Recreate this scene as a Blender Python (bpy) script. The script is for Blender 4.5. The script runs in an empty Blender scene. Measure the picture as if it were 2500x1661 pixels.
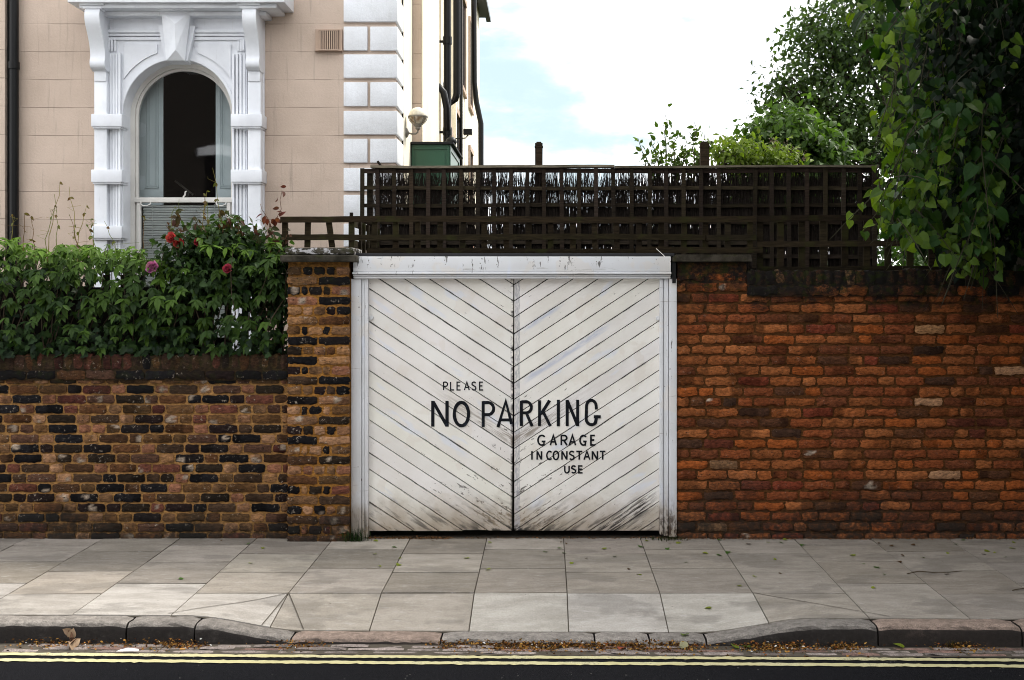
import bpy, bmesh, math, random
import numpy as np
from mathutils import Vector, Matrix, Euler
R = math.radians
rng = np.random.default_rng(11)
random.seed(11)
sc = bpy.context.scene
COL = sc.collection
# ------------------------------------------------------------------ camera
EYE, DIST, PPM = 1.886, 9.0, 315.0            # eye height, distance to wall, photo pixels per metre at the wall
FPX = DIST * PPM
UX, VY = 1335.0, 721.0                        # vanishing point of the paving joints
cam = bpy.data.objects.new('camera', bpy.data.cameras.new('camera'))
COL.objects.link(cam)
cam.location = (0, -DIST, EYE)
cam.rotation_euler = (R(90), 0, 0)
cam.data.sensor_width = 36
cam.data.lens = 36 * FPX / 2500
cam.data.shift_x = -(UX - 1250) / 2500
cam.data.shift_y = (VY - 830.5) / 2500
cam.data.clip_end = 600
sc.camera = cam
sc.cycles.filter_width = 1.0
sc.render.resolution_x, sc.render.resolution_y = 1024, 680
sc.view_settings.view_transform = 'Standard'
sc.view_settings.look = 'None'
sc.view_settings.gamma = 1
sc.view_settings.exposure = 1.56
# ------------------------------------------------------------------ sun
SUN_AZ, SUN_EL = 62.0, 50.0                   # from +Y towards +X
sd = bpy.data.lights.new('sun', 'SUN')
sd.energy = 1.75
sd.angle = R(10)
sd.color = (1.0, 0.94, 0.84)
sun = bpy.data.objects.new('sun', sd)
COL.objects.link(sun)
sun.location = (12, 8, 20)
sdir = Vector((math.sin(R(SUN_AZ)) * math.cos(R(SUN_EL)), math.cos(R(SUN_AZ)) * math.cos(R(SUN_EL)), math.sin(R(SUN_EL))))
sun.rotation_euler = sdir.to_track_quat('Z', 'Y').to_euler()

# ------------------------------------------------------------------ node helper
class NT:
    def __init__(s, tree):
        s.t = tree; s.n = tree.nodes; s.l = tree.links
    def new(s, typ, **kw):
        n = s.n.new(typ)
        for k, v in kw.items(): setattr(n, k, v)
        return n
    def put(s, sock, v):
        if v is None: return
        if isinstance(v, bpy.types.NodeSocket): s.l.new(v, sock)
        else:
            if sock.type == 'RGBA' and hasattr(v, '__len__') and len(v) == 3: v = (*v, 1)
            sock.default_value = v
    def coord(s, which='Object'): return s.new('ShaderNodeTexCoord').outputs[which]
    def mapping(s, vec, loc=(0,0,0), rot=(0,0,0), scale=(1,1,1)):
        m = s.new('ShaderNodeMapping'); s.put(m.inputs['Vector'], vec)
        m.inputs['Location'].default_value = loc; m.inputs['Rotation'].default_value = rot; m.inputs['Scale'].default_value = scale
        return m.outputs[0]
    def noise(s, vec, scale=5, detail=4, rough=.55, dist=0, out=0):
        n = s.new('ShaderNodeTexNoise'); s.put(n.inputs['Vector'], vec)
        n.inputs['Scale'].default_value = scale; n.inputs['Detail'].default_value = detail
        n.inputs['Roughness'].default_value = rough; n.inputs['Distortion'].default_value = dist
        return n.outputs[out]
    def voro(s, vec, scale=5, feature='F1', out=0):
        n = s.new('ShaderNodeTexVoronoi', feature=feature); s.put(n.inputs['Vector'], vec)
        n.inputs['Scale'].default_value = scale
        return n.outputs[out]
    def math(s, op, a, b=None, c=None, clamp=False):
        n = s.new('ShaderNodeMath', operation=op, use_clamp=clamp)
        s.put(n.inputs[0], a); s.put(n.inputs[1], b)
        if c is not None: s.put(n.inputs[2], c)
        return n.outputs[0]
    def step(s, x, lo, hi, a=0., b=1.):
        n = s.new('ShaderNodeMapRange', interpolation_type='SMOOTHSTEP'); s.put(n.inputs[0], x)
        n.inputs[1].default_value = lo; n.inputs[2].default_value = hi; n.inputs[3].default_value = a; n.inputs[4].default_value = b
        return n.outputs[0]
    def mix(s, f, a, b, mode='MIX'):
        n = s.new('ShaderNodeMix', data_type='RGBA', blend_type=mode)
        s.put(n.inputs[0], f); s.put(n.inputs[6], a); s.put(n.inputs[7], b)
        return n.outputs[2]
    def sep(s, v):
        n = s.new('ShaderNodeSeparateXYZ'); s.put(n.inputs[0], v); return n.outputs
    def attr(s, name='Col', out='Color'):
        n = s.new('ShaderNodeAttribute', attribute_name=name); return n.outputs[out]
    def bump(s, h, strength=.5, dist=.01, normal=None):
        n = s.new('ShaderNodeBump'); s.put(n.inputs['Height'], h); n.inputs['Strength'].default_value = strength
        n.inputs['Distance'].default_value = dist
        if normal is not None: s.put(n.inputs['Normal'], normal)
        return n.outputs[0]
    def scale_col(s, col, f):
        n = s.new('ShaderNodeMix', data_type='RGBA', blend_type='MULTIPLY'); n.inputs[0].default_value = 1
        s.put(n.inputs[6], col); s.put(n.inputs[7], f); return n.outputs[2]

def lin(r, g, b, k=1.0):
    f = lambda c: (c/255/12.92 if c/255 <= .04045 else ((c/255+.055)/1.055)**2.4) * k
    return (f(r), f(g), f(b))

def mat(name, fn):
    m = bpy.data.materials.new(name); m.use_nodes = True
    t = NT(m.node_tree); t.n.clear()
    out = t.new('ShaderNodeOutputMaterial')
    r = fn(t)
    if isinstance(r, dict):
        p = t.new('ShaderNodeBsdfPrincipled')
        t.put(p.inputs['Base Color'], r.get('color'))
        t.put(p.inputs['Roughness'], r.get('rough', .8))
        t.put(p.inputs['Specular IOR Level'], r.get('spec', .3))
        t.put(p.inputs['Metallic'], r.get('metal', 0.))
        if 'normal' in r: t.put(p.inputs['Normal'], r['normal'])
        r = p.outputs[0]
    t.l.new(r, out.inputs[0])
    return m

# ------------------------------------------------------------------ sky
w = bpy.data.worlds.new('World'); sc.world = w; w.use_nodes = True
t = NT(w.node_tree); t.n.clear()
wo = t.new('ShaderNodeOutputWorld'); bg = t.new('ShaderNodeBackground')
sky = t.new('ShaderNodeTexSky', sky_type='NISHITA'); sky.sun_disc = False
sky.sun_elevation = R(SUN_EL); sky.sun_rotation = R(SUN_AZ); sky.air_density = 1.0; sky.dust_density = 1.5
g = t.coord('Generated')
sp = t.sep(g)
cn = t.noise(t.mapping(g, loc=(.3, .1, .0), scale=(1, 1, 2.2)), scale=5.0, detail=9, rough=.52, dist=.3)
cn2 = t.noise(t.mapping(g, loc=(1.3, .7, .2), scale=(1, 1, 2.6)), scale=15, detail=6, rough=.6)
hole = t.new('ShaderNodeVectorMath', operation='DISTANCE')
t.put(hole.inputs[0], t.mapping(g, scale=(.8, 1, 1.15))); hole.inputs[1].default_value = (.005, .975, .215)
hd = t.step(hole.outputs['Value'], .06, .24, 0, 1)
hole2 = t.math('MULTIPLY', t.step(sp[1], -.6, -.2, 1, 0), .5)
fld = t.math('ADD', t.math('ADD', t.math('MULTIPLY', cn, .75), t.math('MULTIPLY', cn2, .30)), t.math('MULTIPLY', hd, .34))
fld = t.math('SUBTRACT', fld, t.math('MULTIPLY', hole2, .25))
cm = t.step(fld, .41, .70, 0, 1)
shade = t.noise(t.mapping(g, loc=(2, 5, 1), scale=(1, 1, 2)), scale=7, detail=7, rough=.5)
ccol = t.mix(t.step(shade, .40, .60), (7.2, 7.5, 8.0), (11.5, 11.5, 11.4))
blue = t.mix(.9, sky.outputs[0], (3.0, 3.8, 4.15))
t.put(bg.inputs['Color'], t.mix(cm, blue, ccol))
bg.inputs['Strength'].default_value = 0.085
t.l.new(bg.outputs[0], wo.inputs[0])

# ------------------------------------------------------------------ helpers
def W(u, v, y):
    """photo position (2500 px wide) at real depth y -> point of the place"""
    d = (DIST + y) / FPX
    return Vector(((u - UX) * d, y, EYE - (v - VY) * d))
def D(u, v, y): return W(u * 1.05932, v * 1.05932, y)       # same, read off a 2360 px wide view

class MB:
    def __init__(s): s.v = []; s.f = []; s.c = []; s.k = []; s.n = 0; s.kind = 1.0
    def add(s, verts, faces, col=(1, 1, 1)):
        verts = np.asarray(verts, float).reshape(-1, 3)
        s.v.append(verts)
        c = np.asarray(col, float)
        if c.ndim == 1: c = np.tile(c[:3], (len(verts), 1))
        s.c.append(c); s.k.append(np.full((len(verts), 1), s.kind))
        n = s.n
        s.f.extend([tuple(i + n for i in f) for f in faces])
        s.n += len(verts)
    def box(s, x0, x1, y0, y1, z0, z1, col=(1, 1, 1), ch=0.0):
        if x0 > x1: x0, x1 = x1, x0
        if y0 > y1: y0, y1 = y1, y0
        if z0 > z1: z0, z1 = z1, z0
        if ch <= 0:
            s.add([(x0,y0,z0),(x1,y0,z0),(x1,y1,z0),(x0,y1,z0),(x0,y0,z1),(x1,y0,z1),(x1,y1,z1),(x0,y1,z1)],
                  [(0,3,2,1),(4,5,6,7),(0,1,5,4),(1,2,6,5),(2,3,7,6),(3,0,4,7)], col)
        else:
            ch = min(ch, (x1-x0)*.45, (y1-y0)*.45, (z1-z0)*.45)
            bm = bmesh.new(); bmesh.ops.create_cube(bm, size=1)
            for vv in bm.verts: vv.co = Vector(((x0+x1)/2+vv.co.x*(x1-x0), (y0+y1)/2+vv.co.y*(y1-y0), (z0+z1)/2+vv.co.z*(z1-z0)))
            bmesh.ops.bevel(bm, geom=bm.edges[:], offset=ch, segments=2, profile=.6, affect='EDGES')
            bm.verts.index_update()
            s.add([vv.co[:] for vv in bm.verts], [tuple(q.index for q in f.verts) for f in bm.faces], col); bm.free()
    def prism(s, poly, axis, a0, a1, col=(1, 1, 1)):
        """poly of 2-D points extruded along axis from a0 to a1; x: (y,z)  y: (x,z)  z: (x,y)"""
        n = len(poly)
        def mk(p, a): return (a, p[0], p[1]) if axis == 'x' else ((p[0], a, p[1]) if axis == 'y' else (p[0], p[1], a))
        vs = [mk(p, a0) for p in poly] + [mk(p, a1) for p in poly]
        fs = [tuple(range(n)), tuple(range(2*n-1, n-1, -1))] + [(i, i+n, (i+1) % n + n, (i+1) % n) for i in range(n)]
        s.add(vs, fs, col)
    def tube(s, pts, r, col=(1, 1, 1), seg=8, cap=True):
        pts = [Vector(p) for p in pts]; n = len(pts)
        rs = r if hasattr(r, '__len__') else [r] * n
        vs = []; ref = None
        for i, p in enumerate(pts):
            d = (pts[min(i+1, n-1)] - pts[max(i-1, 0)])
            if d.length < 1e-9: d = Vector((0, 0, 1))
            d.normalize()
            if ref is None or abs(ref.dot(d)) > .95: ref = d.orthogonal().normalized()
            a = (ref - d * ref.dot(d)).normalized(); ref = a; b = d.cross(a)
            for k in range(seg):
                an = 2 * math.pi * k / seg
                vs.append(p + (a * math.cos(an) + b * math.sin(an)) * rs[i])
        fs = [(i*seg+k, i*seg+(k+1) % seg, (i+1)*seg+(k+1) % seg, (i+1)*seg+k) for i in range(n-1) for k in range(seg)]
        if cap: fs += [tuple(range(seg-1, -1, -1)), tuple(range((n-1)*seg, n*seg))]
        s.add([v[:] for v in vs], fs, col)
    def lathe(s, c, prof, seg=24, col=(1, 1, 1), axis='z'):
        """prof: (radius, height) along the axis from c"""
        vs = []
        for (r, h) in prof:
            for k in range(seg):
                a = 2*math.pi*k/seg; x, y = r*math.cos(a), r*math.sin(a)
                vs.append((c[0]+x, c[1]+y, c[2]+h) if axis == 'z' else ((c[0]+h, c[1]+x, c[2]+y) if axis == 'x' else (c[0]+x, c[1]+h, c[2]+y)))
        m = len(prof)
        fs = [(i*seg+k, i*seg+(k+1) % seg, (i+1)*seg+(k+1) % seg, (i+1)*seg+k) for i in range(m-1) for k in range(seg)]
        fs += [tuple(range(seg-1, -1, -1)), tuple(range((m-1)*seg, m*seg))]
        s.add(vs, fs, col)
    def inst(s, tv, tf, pos, rot, scale, cols):
        """stamp a template: pos (N,3), rot (N,3,3) columns = axes, scale (N,) or (N,3), cols (N,3) or (N,V,3)"""
        N, V = len(pos), len(tv)
        scale = np.asarray(scale, float)
        if scale.ndim == 1: scale = scale[:, None]
        loc = tv[None] * scale[:, None, :]
        vs = np.einsum('nij,nvj->nvi', rot, loc) + pos[:, None, :]
        cols = np.asarray(cols, float)
        if cols.ndim == 2: cols = np.repeat(cols[:, None, :], V, 1)
        s.v.append(vs.reshape(-1, 3)); s.c.append(cols.reshape(-1, 3)); s.k.append(np.ones((N*V, 1)))
        base = s.n
        tfl = [tuple(f) for f in tf]
        for i in range(N):
            o = base + i * V
            s.f.extend([tuple(q + o for q in f) for f in tfl])
        s.n += N * V
    def build(s, name, m, parent=None, smooth=False, auto=None):
        V = np.concatenate(s.v); C_ = np.concatenate(s.c)
        if parent is not None:
            p, off = parent, Vector()
            while p is not None: off = off + p.location; p = p.parent
            V = V - np.array(off[:])
        me = bpy.data.meshes.new(name)
        me.from_pydata(V.tolist(), [], s.f)
        a = me.color_attributes.new('Col', 'FLOAT_COLOR', 'POINT')
        a.data.foreach_set('color', np.concatenate([C_, np.concatenate(s.k)], 1).ravel().astype(np.float32))
        if smooth: me.polygons.foreach_set('use_smooth', [True]*len(me.polygons))
        if auto: me.set_sharp_from_angle(angle=R(auto))
        me.materials.append(m)
        o = bpy.data.objects.new(name, me); COL.objects.link(o)
        if parent is not None: o.parent = parent
        return o

def thing(name, label, cat, loc, group=None):
    o = bpy.data.objects.new(name, None); COL.objects.link(o)
    o.location = loc; o.empty_display_size = .2
    return tag(o, label, cat, group)
def tag(o, label, cat, group=None):
    o['label'] = label; o['category'] = cat
    if group: o['group'] = group
    return o
def struct(o, kind='structure'):
    o['kind'] = kind; return o
def dup(o, parent=None):
    c = o.copy(); COL.objects.link(c); c.parent = parent
    for k in ['label', 'category', 'group']:
        if k in o: c[k] = o[k]
    for ch in o.children: dup(ch, c)
    return c

def frames(axis, normal):
    """rotation matrices with y = axis (base to tip), z ~ normal"""
    a = axis / np.linalg.norm(axis, axis=1, keepdims=True)
    n = normal - a * np.sum(a * normal, 1, keepdims=True)
    n /= np.linalg.norm(n, axis=1, keepdims=True) + 1e-9
    x = np.cross(a, n)
    return np.stack([x, a, n], 2)

def leaf_template(outline, fold=.25, droop=.25):
    """outline: list of (half width, t) from base to tip; blade folded about the midrib and drooping"""
    vs = []; fs = []
    for (wd, tt) in outline:
        zz = -droop * tt * tt
        vs += [(0, tt, zz), (-wd, tt - .0, zz + fold * wd), (wd, tt - .0, zz + fold * wd)]
    m = len(outline)
    for i in range(m - 1):
        a, b = 3*i, 3*(i+1)
        fs += [(a, b, b+1, a+1), (a, a+2, b+2, b)]
    return np.array(vs, float), fs
LIME = leaf_template([(.10, -.02), (.36, -.03), (.47, .18), (.46, .40), (.34, .66), (.16, .86), (.0, 1.06)], .22, .22)
# push the heart lobes back
LIME[0][4] += (0, -.06, 0); LIME[0][5] += (0, -.06, 0)
CURL = leaf_template([(.08, -.02), (.30, -.04), (.41, .16), (.38, .40), (.27, .62), (.12, .80), (.0, .95)], .62, .55)
CURL[0][:, 0] += .10*CURL[0][:, 1]**2
OVATE = leaf_template([(.02, 0), (.20, .15), (.29, .40), (.27, .62), (.14, .85), (.0, 1.05)], .28, .30)
SMALL = leaf_template([(.03, 0), (.28, .42), (.0, 1.0)], .3, .2)
CREEP = leaf_template([(.02, 0), (.13, .18), (.205, .42), (.20, .62), (.11, .84), (.0, 1.05)], .25, .32)
IVY = leaf_template([(.02, 0), (.30, -.08), (.46, .16), (.26, .30), (.32, .55), (.12, .72), (.0, 1.0)], .12, .12)
# ------------------------------------------------------------------ materials
def brick_mat(name, white, soot_top, top_z, pits=.5, tone=.72, damp=.26):
    def fn(t):
        o = t.coord('Object'); c = t.attr(); z = t.sep(o)[2]
        n1 = t.noise(t.mapping(o, scale=(.6, 1, 1.3)), 58, 5, .68); n2 = t.noise(o, 150, 4, .6); n3 = t.noise(o, 4.5, 5, .6); br = t.attr(out='Alpha')
        col = t.scale_col(c, t.mix(t.step(n1, .30, .72), (.55, .54, .55), (1.46, 1.42, 1.36)))
        col = t.mix(t.math('MULTIPLY', br, t.step(t.noise(t.mapping(o, loc=(3, 0, 1), scale=(.6, 1, 1.5)), 62, 4, .7), .60, .66, 0, .9)), col, (.012, .010, .009))
        # lime bloom and mortar smears
        wm = t.math('MULTIPLY', t.step(t.noise(t.mapping(o, loc=(7, 2, 4)), 42, 6, .75), .58, .64), t.step(t.noise(o, 9, 3), .46, .60))
        col = t.mix(t.math('MULTIPLY', t.math('MULTIPLY', wm, br), white), col, (.50, .42, .34))
        # soot, moss and damp with ragged outlines
        zt = t.math('SUBTRACT', top_z, z)
        sm = t.step(t.math('SUBTRACT', zt, t.math('MULTIPLY', t.math('SUBTRACT', n3, .5), .9)), .10, .40, 1, 0)
        sm = t.math('MULTIPLY', sm, t.step(t.noise(o, 26, 5, .7), .30, .56, .35, 1))
        col = t.mix(t.math('MULTIPLY', sm, soot_top), col, t.mix(t.step(t.noise(o, 17, 3), .5, .62), (.012, .011, .010), (.018, .022, .008)))
        bs = t.step(t.math('SUBTRACT', z, t.math('MULTIPLY', t.math('SUBTRACT', t.noise(o, 2.6, 5), .45), .9)), .0, damp, 1, 0)
        bs = t.math('MULTIPLY', bs, t.step(t.noise(t.mapping(o, loc=(1, 1, 9)), 22, 5, .7), .34, .58, .35, 1))
        col = t.mix(t.math('MULTIPLY', bs, .85), col, (.022, .020, .017))
        col = t.scale_col(col, (tone, tone, tone))
        h = t.math('ADD', t.math('MULTIPLY', n1, .7), t.math('MULTIPLY', n2, .4))
        h = t.math('SUBTRACT', h, t.math('MULTIPLY', t.step(t.voro(o, 60), .0, .22, 1, 0), pits))
        return dict(color=col, rough=.95, spec=.06, normal=t.bump(h, .8, .008))
    return mat(name, fn)
M_BRL = brick_mat('stock_brick', .9, .52, 1.42)
M_BRP = brick_mat('pier_brick', .95, .55, 2.12)
M_BRR = brick_mat('orange_brick', .2, .97, 2.10, .6, .92, .46)

def stucco_mat(name, c0, lines, c2=None):
    def fn(t):
        o = t.coord('Object'); x, y, z = t.sep(o)
        n = t.noise(o, 1.3, 5, .6); f = t.noise(o, 160, 4, .6); g2 = t.noise(o, 40, 4, .6)
        col = t.scale_col(c0, t.mix(t.step(n, .3, .7), (.88, .87, .86), (1.07, 1.07, 1.08)))
        col = t.scale_col(col, t.mix(t.step(f, .3, .7), (.93, .93, .93), (1.05, 1.05, 1.05)))
        st = t.noise(t.mapping(o, scale=(9, 9, .5)), 3, 4, .6)
        col = t.mix(t.step(st, .55, .74, 0, .42 if lines else .16), col, (.25, .21, .175) if lines else (.42, .40, .38))
        h = t.math('ADD', t.math('MULTIPLY', f, .35), g2)
        if lines:
            k = t.math('DIVIDE', t.math('ADD', z, 20*.2815 - 4.618), .2815)
            fr = t.math('ABSOLUTE', t.math('SUBTRACT', t.math('FRACT', t.math('ADD', k, .5)), .5))
            ln = t.math('SUBTRACT', 1, t.step(fr, .006, .018))
            row = t.math('FLOOR', k)
            kx = t.math('ADD', t.math('DIVIDE', x, .62), t.math('MULTIPLY', row, .5))
            frx = t.math('ABSOLUTE', t.math('SUBTRACT', t.math('FRACT', kx), .5))
            lx = t.math('MULTIPLY', t.math('SUBTRACT', 1, t.step(frx, .003, .009)), t.step(t.noise(o, 1.1, 2), .50, .62, .0, .22))
            lm = t.math('MULTIPLY', t.math('MAXIMUM', ln, lx), t.step(t.noise(o, 2.5, 4), .38, .58, .15, 1))
            col = t.mix(t.math('MULTIPLY', lm, .48), col, (.13, .095, .075))
            h = t.math('SUBTRACT', h, t.math('MULTIPLY', lm, 1.5))
        return dict(color=col, rough=.85, spec=.2, normal=t.bump(h, .55, .006))
    return mat(name, fn)
M_PINK = stucco_mat('pink_stucco', (.555, .445, .365), True)
M_SUNLIT = stucco_mat('sunlit_stucco', (.84, .78, .63), False)  # the pink stucco as bleached by sun, sunlight put into its colour
M_QUOIN = stucco_mat('white_rough_stucco', (.77, .79, .82), False)

def paint_mat(name, c, rough=.55, dirt=.5, spec=.35):
    def fn(t):
        o = t.coord('Object')
        n = t.noise(o, 3, 5, .6); f = t.noise(o, 55, 5, .65)
        col = t.scale_col(c, t.mix(t.step(n, .3, .7), (.90, .90, .91), (1.05, 1.05, 1.05)))
        s = t.noise(t.mapping(o, scale=(14, 14, 1.2)), 3, 5, .65)
        col = t.mix(t.step(s, .60, .80, 0, dirt*.55), col, (.20, .19, .17))
        col = t.mix(t.step(f, .68, .76, 0, dirt), col, (.12, .10, .085))
        return dict(color=col, rough=rough, spec=spec, normal=t.bump(f, .25, .003))
    return mat(name, fn)
M_WHITE = paint_mat('white_gloss_paint', (.78, .80, .84), .5, .35)
M_WARMWHITE = paint_mat('warm_white_paint', (.66, .64, .60), .5, .6)
M_SHUT = paint_mat('blue_grey_paint', (.47, .53, .545), .6, .15)
M_BLACK = paint_mat('black_iron_paint', (.006, .006, .0065), .38, .05, .22)
M_GREEN = paint_mat('green_gloss_paint', (.025, .10, .055), .4, .1, .5)
M_BUFF = paint_mat('buff_paint', (.45, .33, .25), .7, .2)
M_LAMPMETAL = paint_mat('grey_lamp_metal', (.22, .20, .17), .5, .5)

def fn(t):
    gl = t.new('ShaderNodeBsdfGlossy'); gl.inputs['Roughness'].default_value = .02
    tr = t.new('ShaderNodeBsdfTransparent'); tr.inputs[0].default_value = (.93, .95, .95, 1)
    fr = t.new('ShaderNodeFresnel'); fr.inputs[0].default_value = 1.5
    o = t.coord('Object')
    nb = t.bump(t.noise(o, 2.2, 2), .05, .02); t.put(gl.inputs['Normal'], nb)
    mx = t.new('ShaderNodeMixShader'); t.put(mx.inputs[0], t.math('MULTIPLY', fr.outputs[0], 2.4)); t.l.new(tr.outputs[0], mx.inputs[1]); t.l.new(gl.outputs[0], mx.inputs[2])
    return mx.outputs[0]
M_GLASS = mat('window_glass', fn)
M_DARK = mat('dark_interior', lambda t: dict(color=(.012, .011, .011), rough=.9, spec=.05))

def gate_paint(name, frame=False):
    def fn(t):
        o = t.coord('Object'); x, y, z = t.sep(o); c = t.attr()
        ax = t.math('ABSOLUTE', x)
        ca, sa = math.cos(R(33.2)), math.sin(R(33.2))
        if frame:
            al, ac = z, x
        else:
            al = t.math('ADD', t.math('MULTIPLY', ax, ca), t.math('MULTIPLY', z, sa))
            ac = t.math('SUBTRACT', t.math('MULTIPLY', z, ca), t.math('MULTIPLY', ax, sa))
        cb = t.new('ShaderNodeCombineXYZ'); t.put(cb.inputs[0], al); t.put(cb.inputs[1], ac); t.put(cb.inputs[2], x)
        b = cb.outputs[0]
        base = t.scale_col(c, t.mix(t.step(t.noise(o, 2.6, 4, .5), .35, .65), (.94, .93, .91), (1.04, 1.04, 1.04)))
        # touched up patches of cooler and of creamier white
        base = t.mix(t.step(t.noise(t.mapping(b, scale=(1.0, 4.5, 1)), 1.7, 3, .5), .60, .68, 0, .55), base, (.66, .70, .80))
        base = t.mix(t.step(t.noise(t.mapping(o, loc=(4, 0, 8)), 4.3, 3, .5), .57, .61, 0, .35), base, (.68, .62, .55))
        # chips and scratches running with the grain
        chip = t.noise(t.mapping(b, scale=(9, 42, 4)), 1, 4, .66)
        chip2 = t.noise(t.mapping(o, loc=(2, 1, 0)), 44, 3, .62)
        if frame:
            wear = t.step(z, .0, .35, 1, .25)
            wear = t.math('MAXIMUM', wear, t.math('MULTIPLY', t.step(z, 1.95, 2.15), .75))
        else:
            cl = t.step(ax, .0, .75, 1, .0); lo = t.step(z, .05, .95, 1, .0)
            wear = t.math('ADD', t.math('MULTIPLY', t.math('MULTIPLY', cl, t.step(z, .2, 1.6, 1, .45)), .65), t.math('MULTIPLY', lo, .35))
            wear = t.math('MAXIMUM', wear, .10)
        zone = t.math('MULTIPLY', wear, t.step(t.noise(t.mapping(b, scale=(1.6, 9, 1), loc=(5, 3, 0)), 1.5, 5, .65), .42, .62, .25, 1.25))
        th = t.math('SUBTRACT', .715, t.math('MULTIPLY', zone, .185))
        cm = t.math('MULTIPLY', t.math('SUBTRACT', chip, th), 26, clamp=True)
        cm2 = t.math('MULTIPLY', t.math('SUBTRACT', chip2, t.math('ADD', th, .03)), 30, clamp=True)
        cmx = t.math('MAXIMUM', cm, cm2)
        if not frame:
            gk = t.math('ABSOLUTE', t.math('SUBTRACT', t.math('FRACT', t.math('ADD', t.math('DIVIDE', t.math('SUBTRACT', ac, 1.839*ca), .1278*ca), 20.5)), .5))
            ge = t.math('MULTIPLY', t.step(gk, .025, .10, 1, 0), t.step(t.noise(t.mapping(b, scale=(5, 60, 3)), 1, 6, .7), .47, .60))
            ge = t.math('MULTIPLY', ge, t.step(t.noise(t.mapping(b, scale=(1.3, 9.3, 1), loc=(9, 0, 2)), 1, 2, .5), .42, .58))
            cmx = t.math('MAXIMUM', cmx, ge)
        col = t.mix(t.math('MULTIPLY', cmx, .85), base, t.mix(t.noise(o, 12), (.02, .018, .016), (.11, .095, .08)))
        # splashed brown dirt low down
        d = t.math('SUBTRACT', z, t.math('MULTIPLY', t.noise(o, 6, 6, .65), .42))
        col = t.mix(t.step(d, -.16, .22, .75, 0), col, (.27, .20, .125))
        d2 = t.math('MULTIPLY', t.step(z, .05, .40, 1, 0), t.step(t.noise(t.mapping(b, scale=(2, 14, 1)), 2, 6, .7), .50, .64))
        col = t.mix(t.math('MULTIPLY', d2, .8), col, (.06, .05, .042))
        if frame:
            pe = t.math('MULTIPLY', t.step(z, .04, .34, 1, 0), t.step(t.noise(t.mapping(o, scale=(5, 5, 2)), 5, 6, .7), .47, .56))
            col = t.mix(t.math('MULTIPLY', pe, t.step(x, .2, 1.0)), col, (.05, .03, .02))
            ed = t.noise(t.mapping(o, scale=(2.5, 2, 26)), 1, 6, .7)
            col = t.mix(t.step(ed, .60, .68, 0, .55), col, (.24, .22, .20))
        else:
            # worn grey meeting strip on the right leaf
            ms = t.math('MULTIPLY', t.step(x, .004, .008), t.step(x, .046, .050, 1, 0))
            mn = t.noise(t.mapping(o, scale=(22, 1, 6)), 4, 6, .7)
            col = t.mix(t.math('MULTIPLY', ms, t.step(mn, .38, .60, .15, .85)), col, (.34, .34, .37))
            # blue grey smears under two board edges, and a rubbed patch low on the right
            for (a0, s0, s1) in ((.975, .05, .80), (1.312, .02, .42)):
                bs_ = t.math('MULTIPLY', t.step(t.math('ABSOLUTE', t.math('SUBTRACT', ac, a0)), .006, .034, 1, 0), t.math('MULTIPLY', t.step(x, s0, s0+.1), t.step(x, s1-.15, s1, 1, 0)))
                col = t.mix(t.math('MULTIPLY', bs_, t.step(t.noise(t.mapping(b, scale=(4, 22, 1)), 1.5, 5, .6), .36, .58, .2, .85)), col, (.47, .50, .60))
            rp = t.math('MULTIPLY', t.step(t.math('ABSOLUTE', t.math('SUBTRACT', ac, -.345)), .02, .10, 1, 0), t.math('MULTIPLY', t.step(x, .55, .70), t.step(x, 1.0, 1.15, 1, 0)))
            rn = t.noise(t.mapping(b, scale=(3, 38, 1), loc=(2, 1, 0)), 2, 6, .7)
            col = t.mix(t.math('MULTIPLY', rp, t.step(rn, .44, .54)), col, (.05, .043, .038))
            col = t.mix(t.math('MULTIPLY', rp, t.step(rn, .40, .34, 0, .6)), col, (.46, .50, .58))
            # rot along the bottom edge beside the meeting
            rt = t.math('MULTIPLY', t.step(z, .05, .16, 1, 0), t.math('MULTIPLY', t.step(ax, .0, .75, 1, .15), t.step(t.noise(t.mapping(b, scale=(3, 11, 1), loc=(0, 7, 0)), 2.4, 5, .65), .47, .55)))
            col = t.mix(rt, col, (.010, .009, .008))
            mj = t.math('MULTIPLY', t.step(t.math('ADD', x, .012), -.020, .0), t.step(x, -.004, .0, 1, 0))
            col = t.mix(t.math('MULTIPLY', mj, t.step(t.math('SUBTRACT', t.noise(t.mapping(o, scale=(4, 1, 6)), 3, 5, .7), t.math('MULTIPLY', z, .06)), .36, .50, 0, .9)), col, (.02, .018, .015))
            # long grubby scrape across three boards
            sl = t.math('MULTIPLY', t.math('SUBTRACT', 1, t.step(t.math('ABSOLUTE', t.math('SUBTRACT', ac, .625)), .015, .055)), t.step(ax, .1, .75, 1, 0))
            sn = t.noise(t.mapping(b, scale=(3, 34, 1)), 2, 6, .7)
            col = t.mix(t.math('MULTIPLY', sl, t.step(sn, .42, .58, .1, .8)), col, (.20, .16, .12))
        h = t.math('SUBTRACT', t.math('MULTIPLY', t.noise(t.mapping(b, scale=(4, 60, 4)), 1, 5, .6), .5), cmx)
        return dict(color=col, rough=t.mix(cmx, (.5,)*3, (.85,)*3), spec=.35, normal=t.bump(h, .5, .003))
    return mat(name, fn)
M_GATE = gate_paint('gate_board_paint')
M_FRAME = gate_paint('gate_frame_paint', True)

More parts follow.
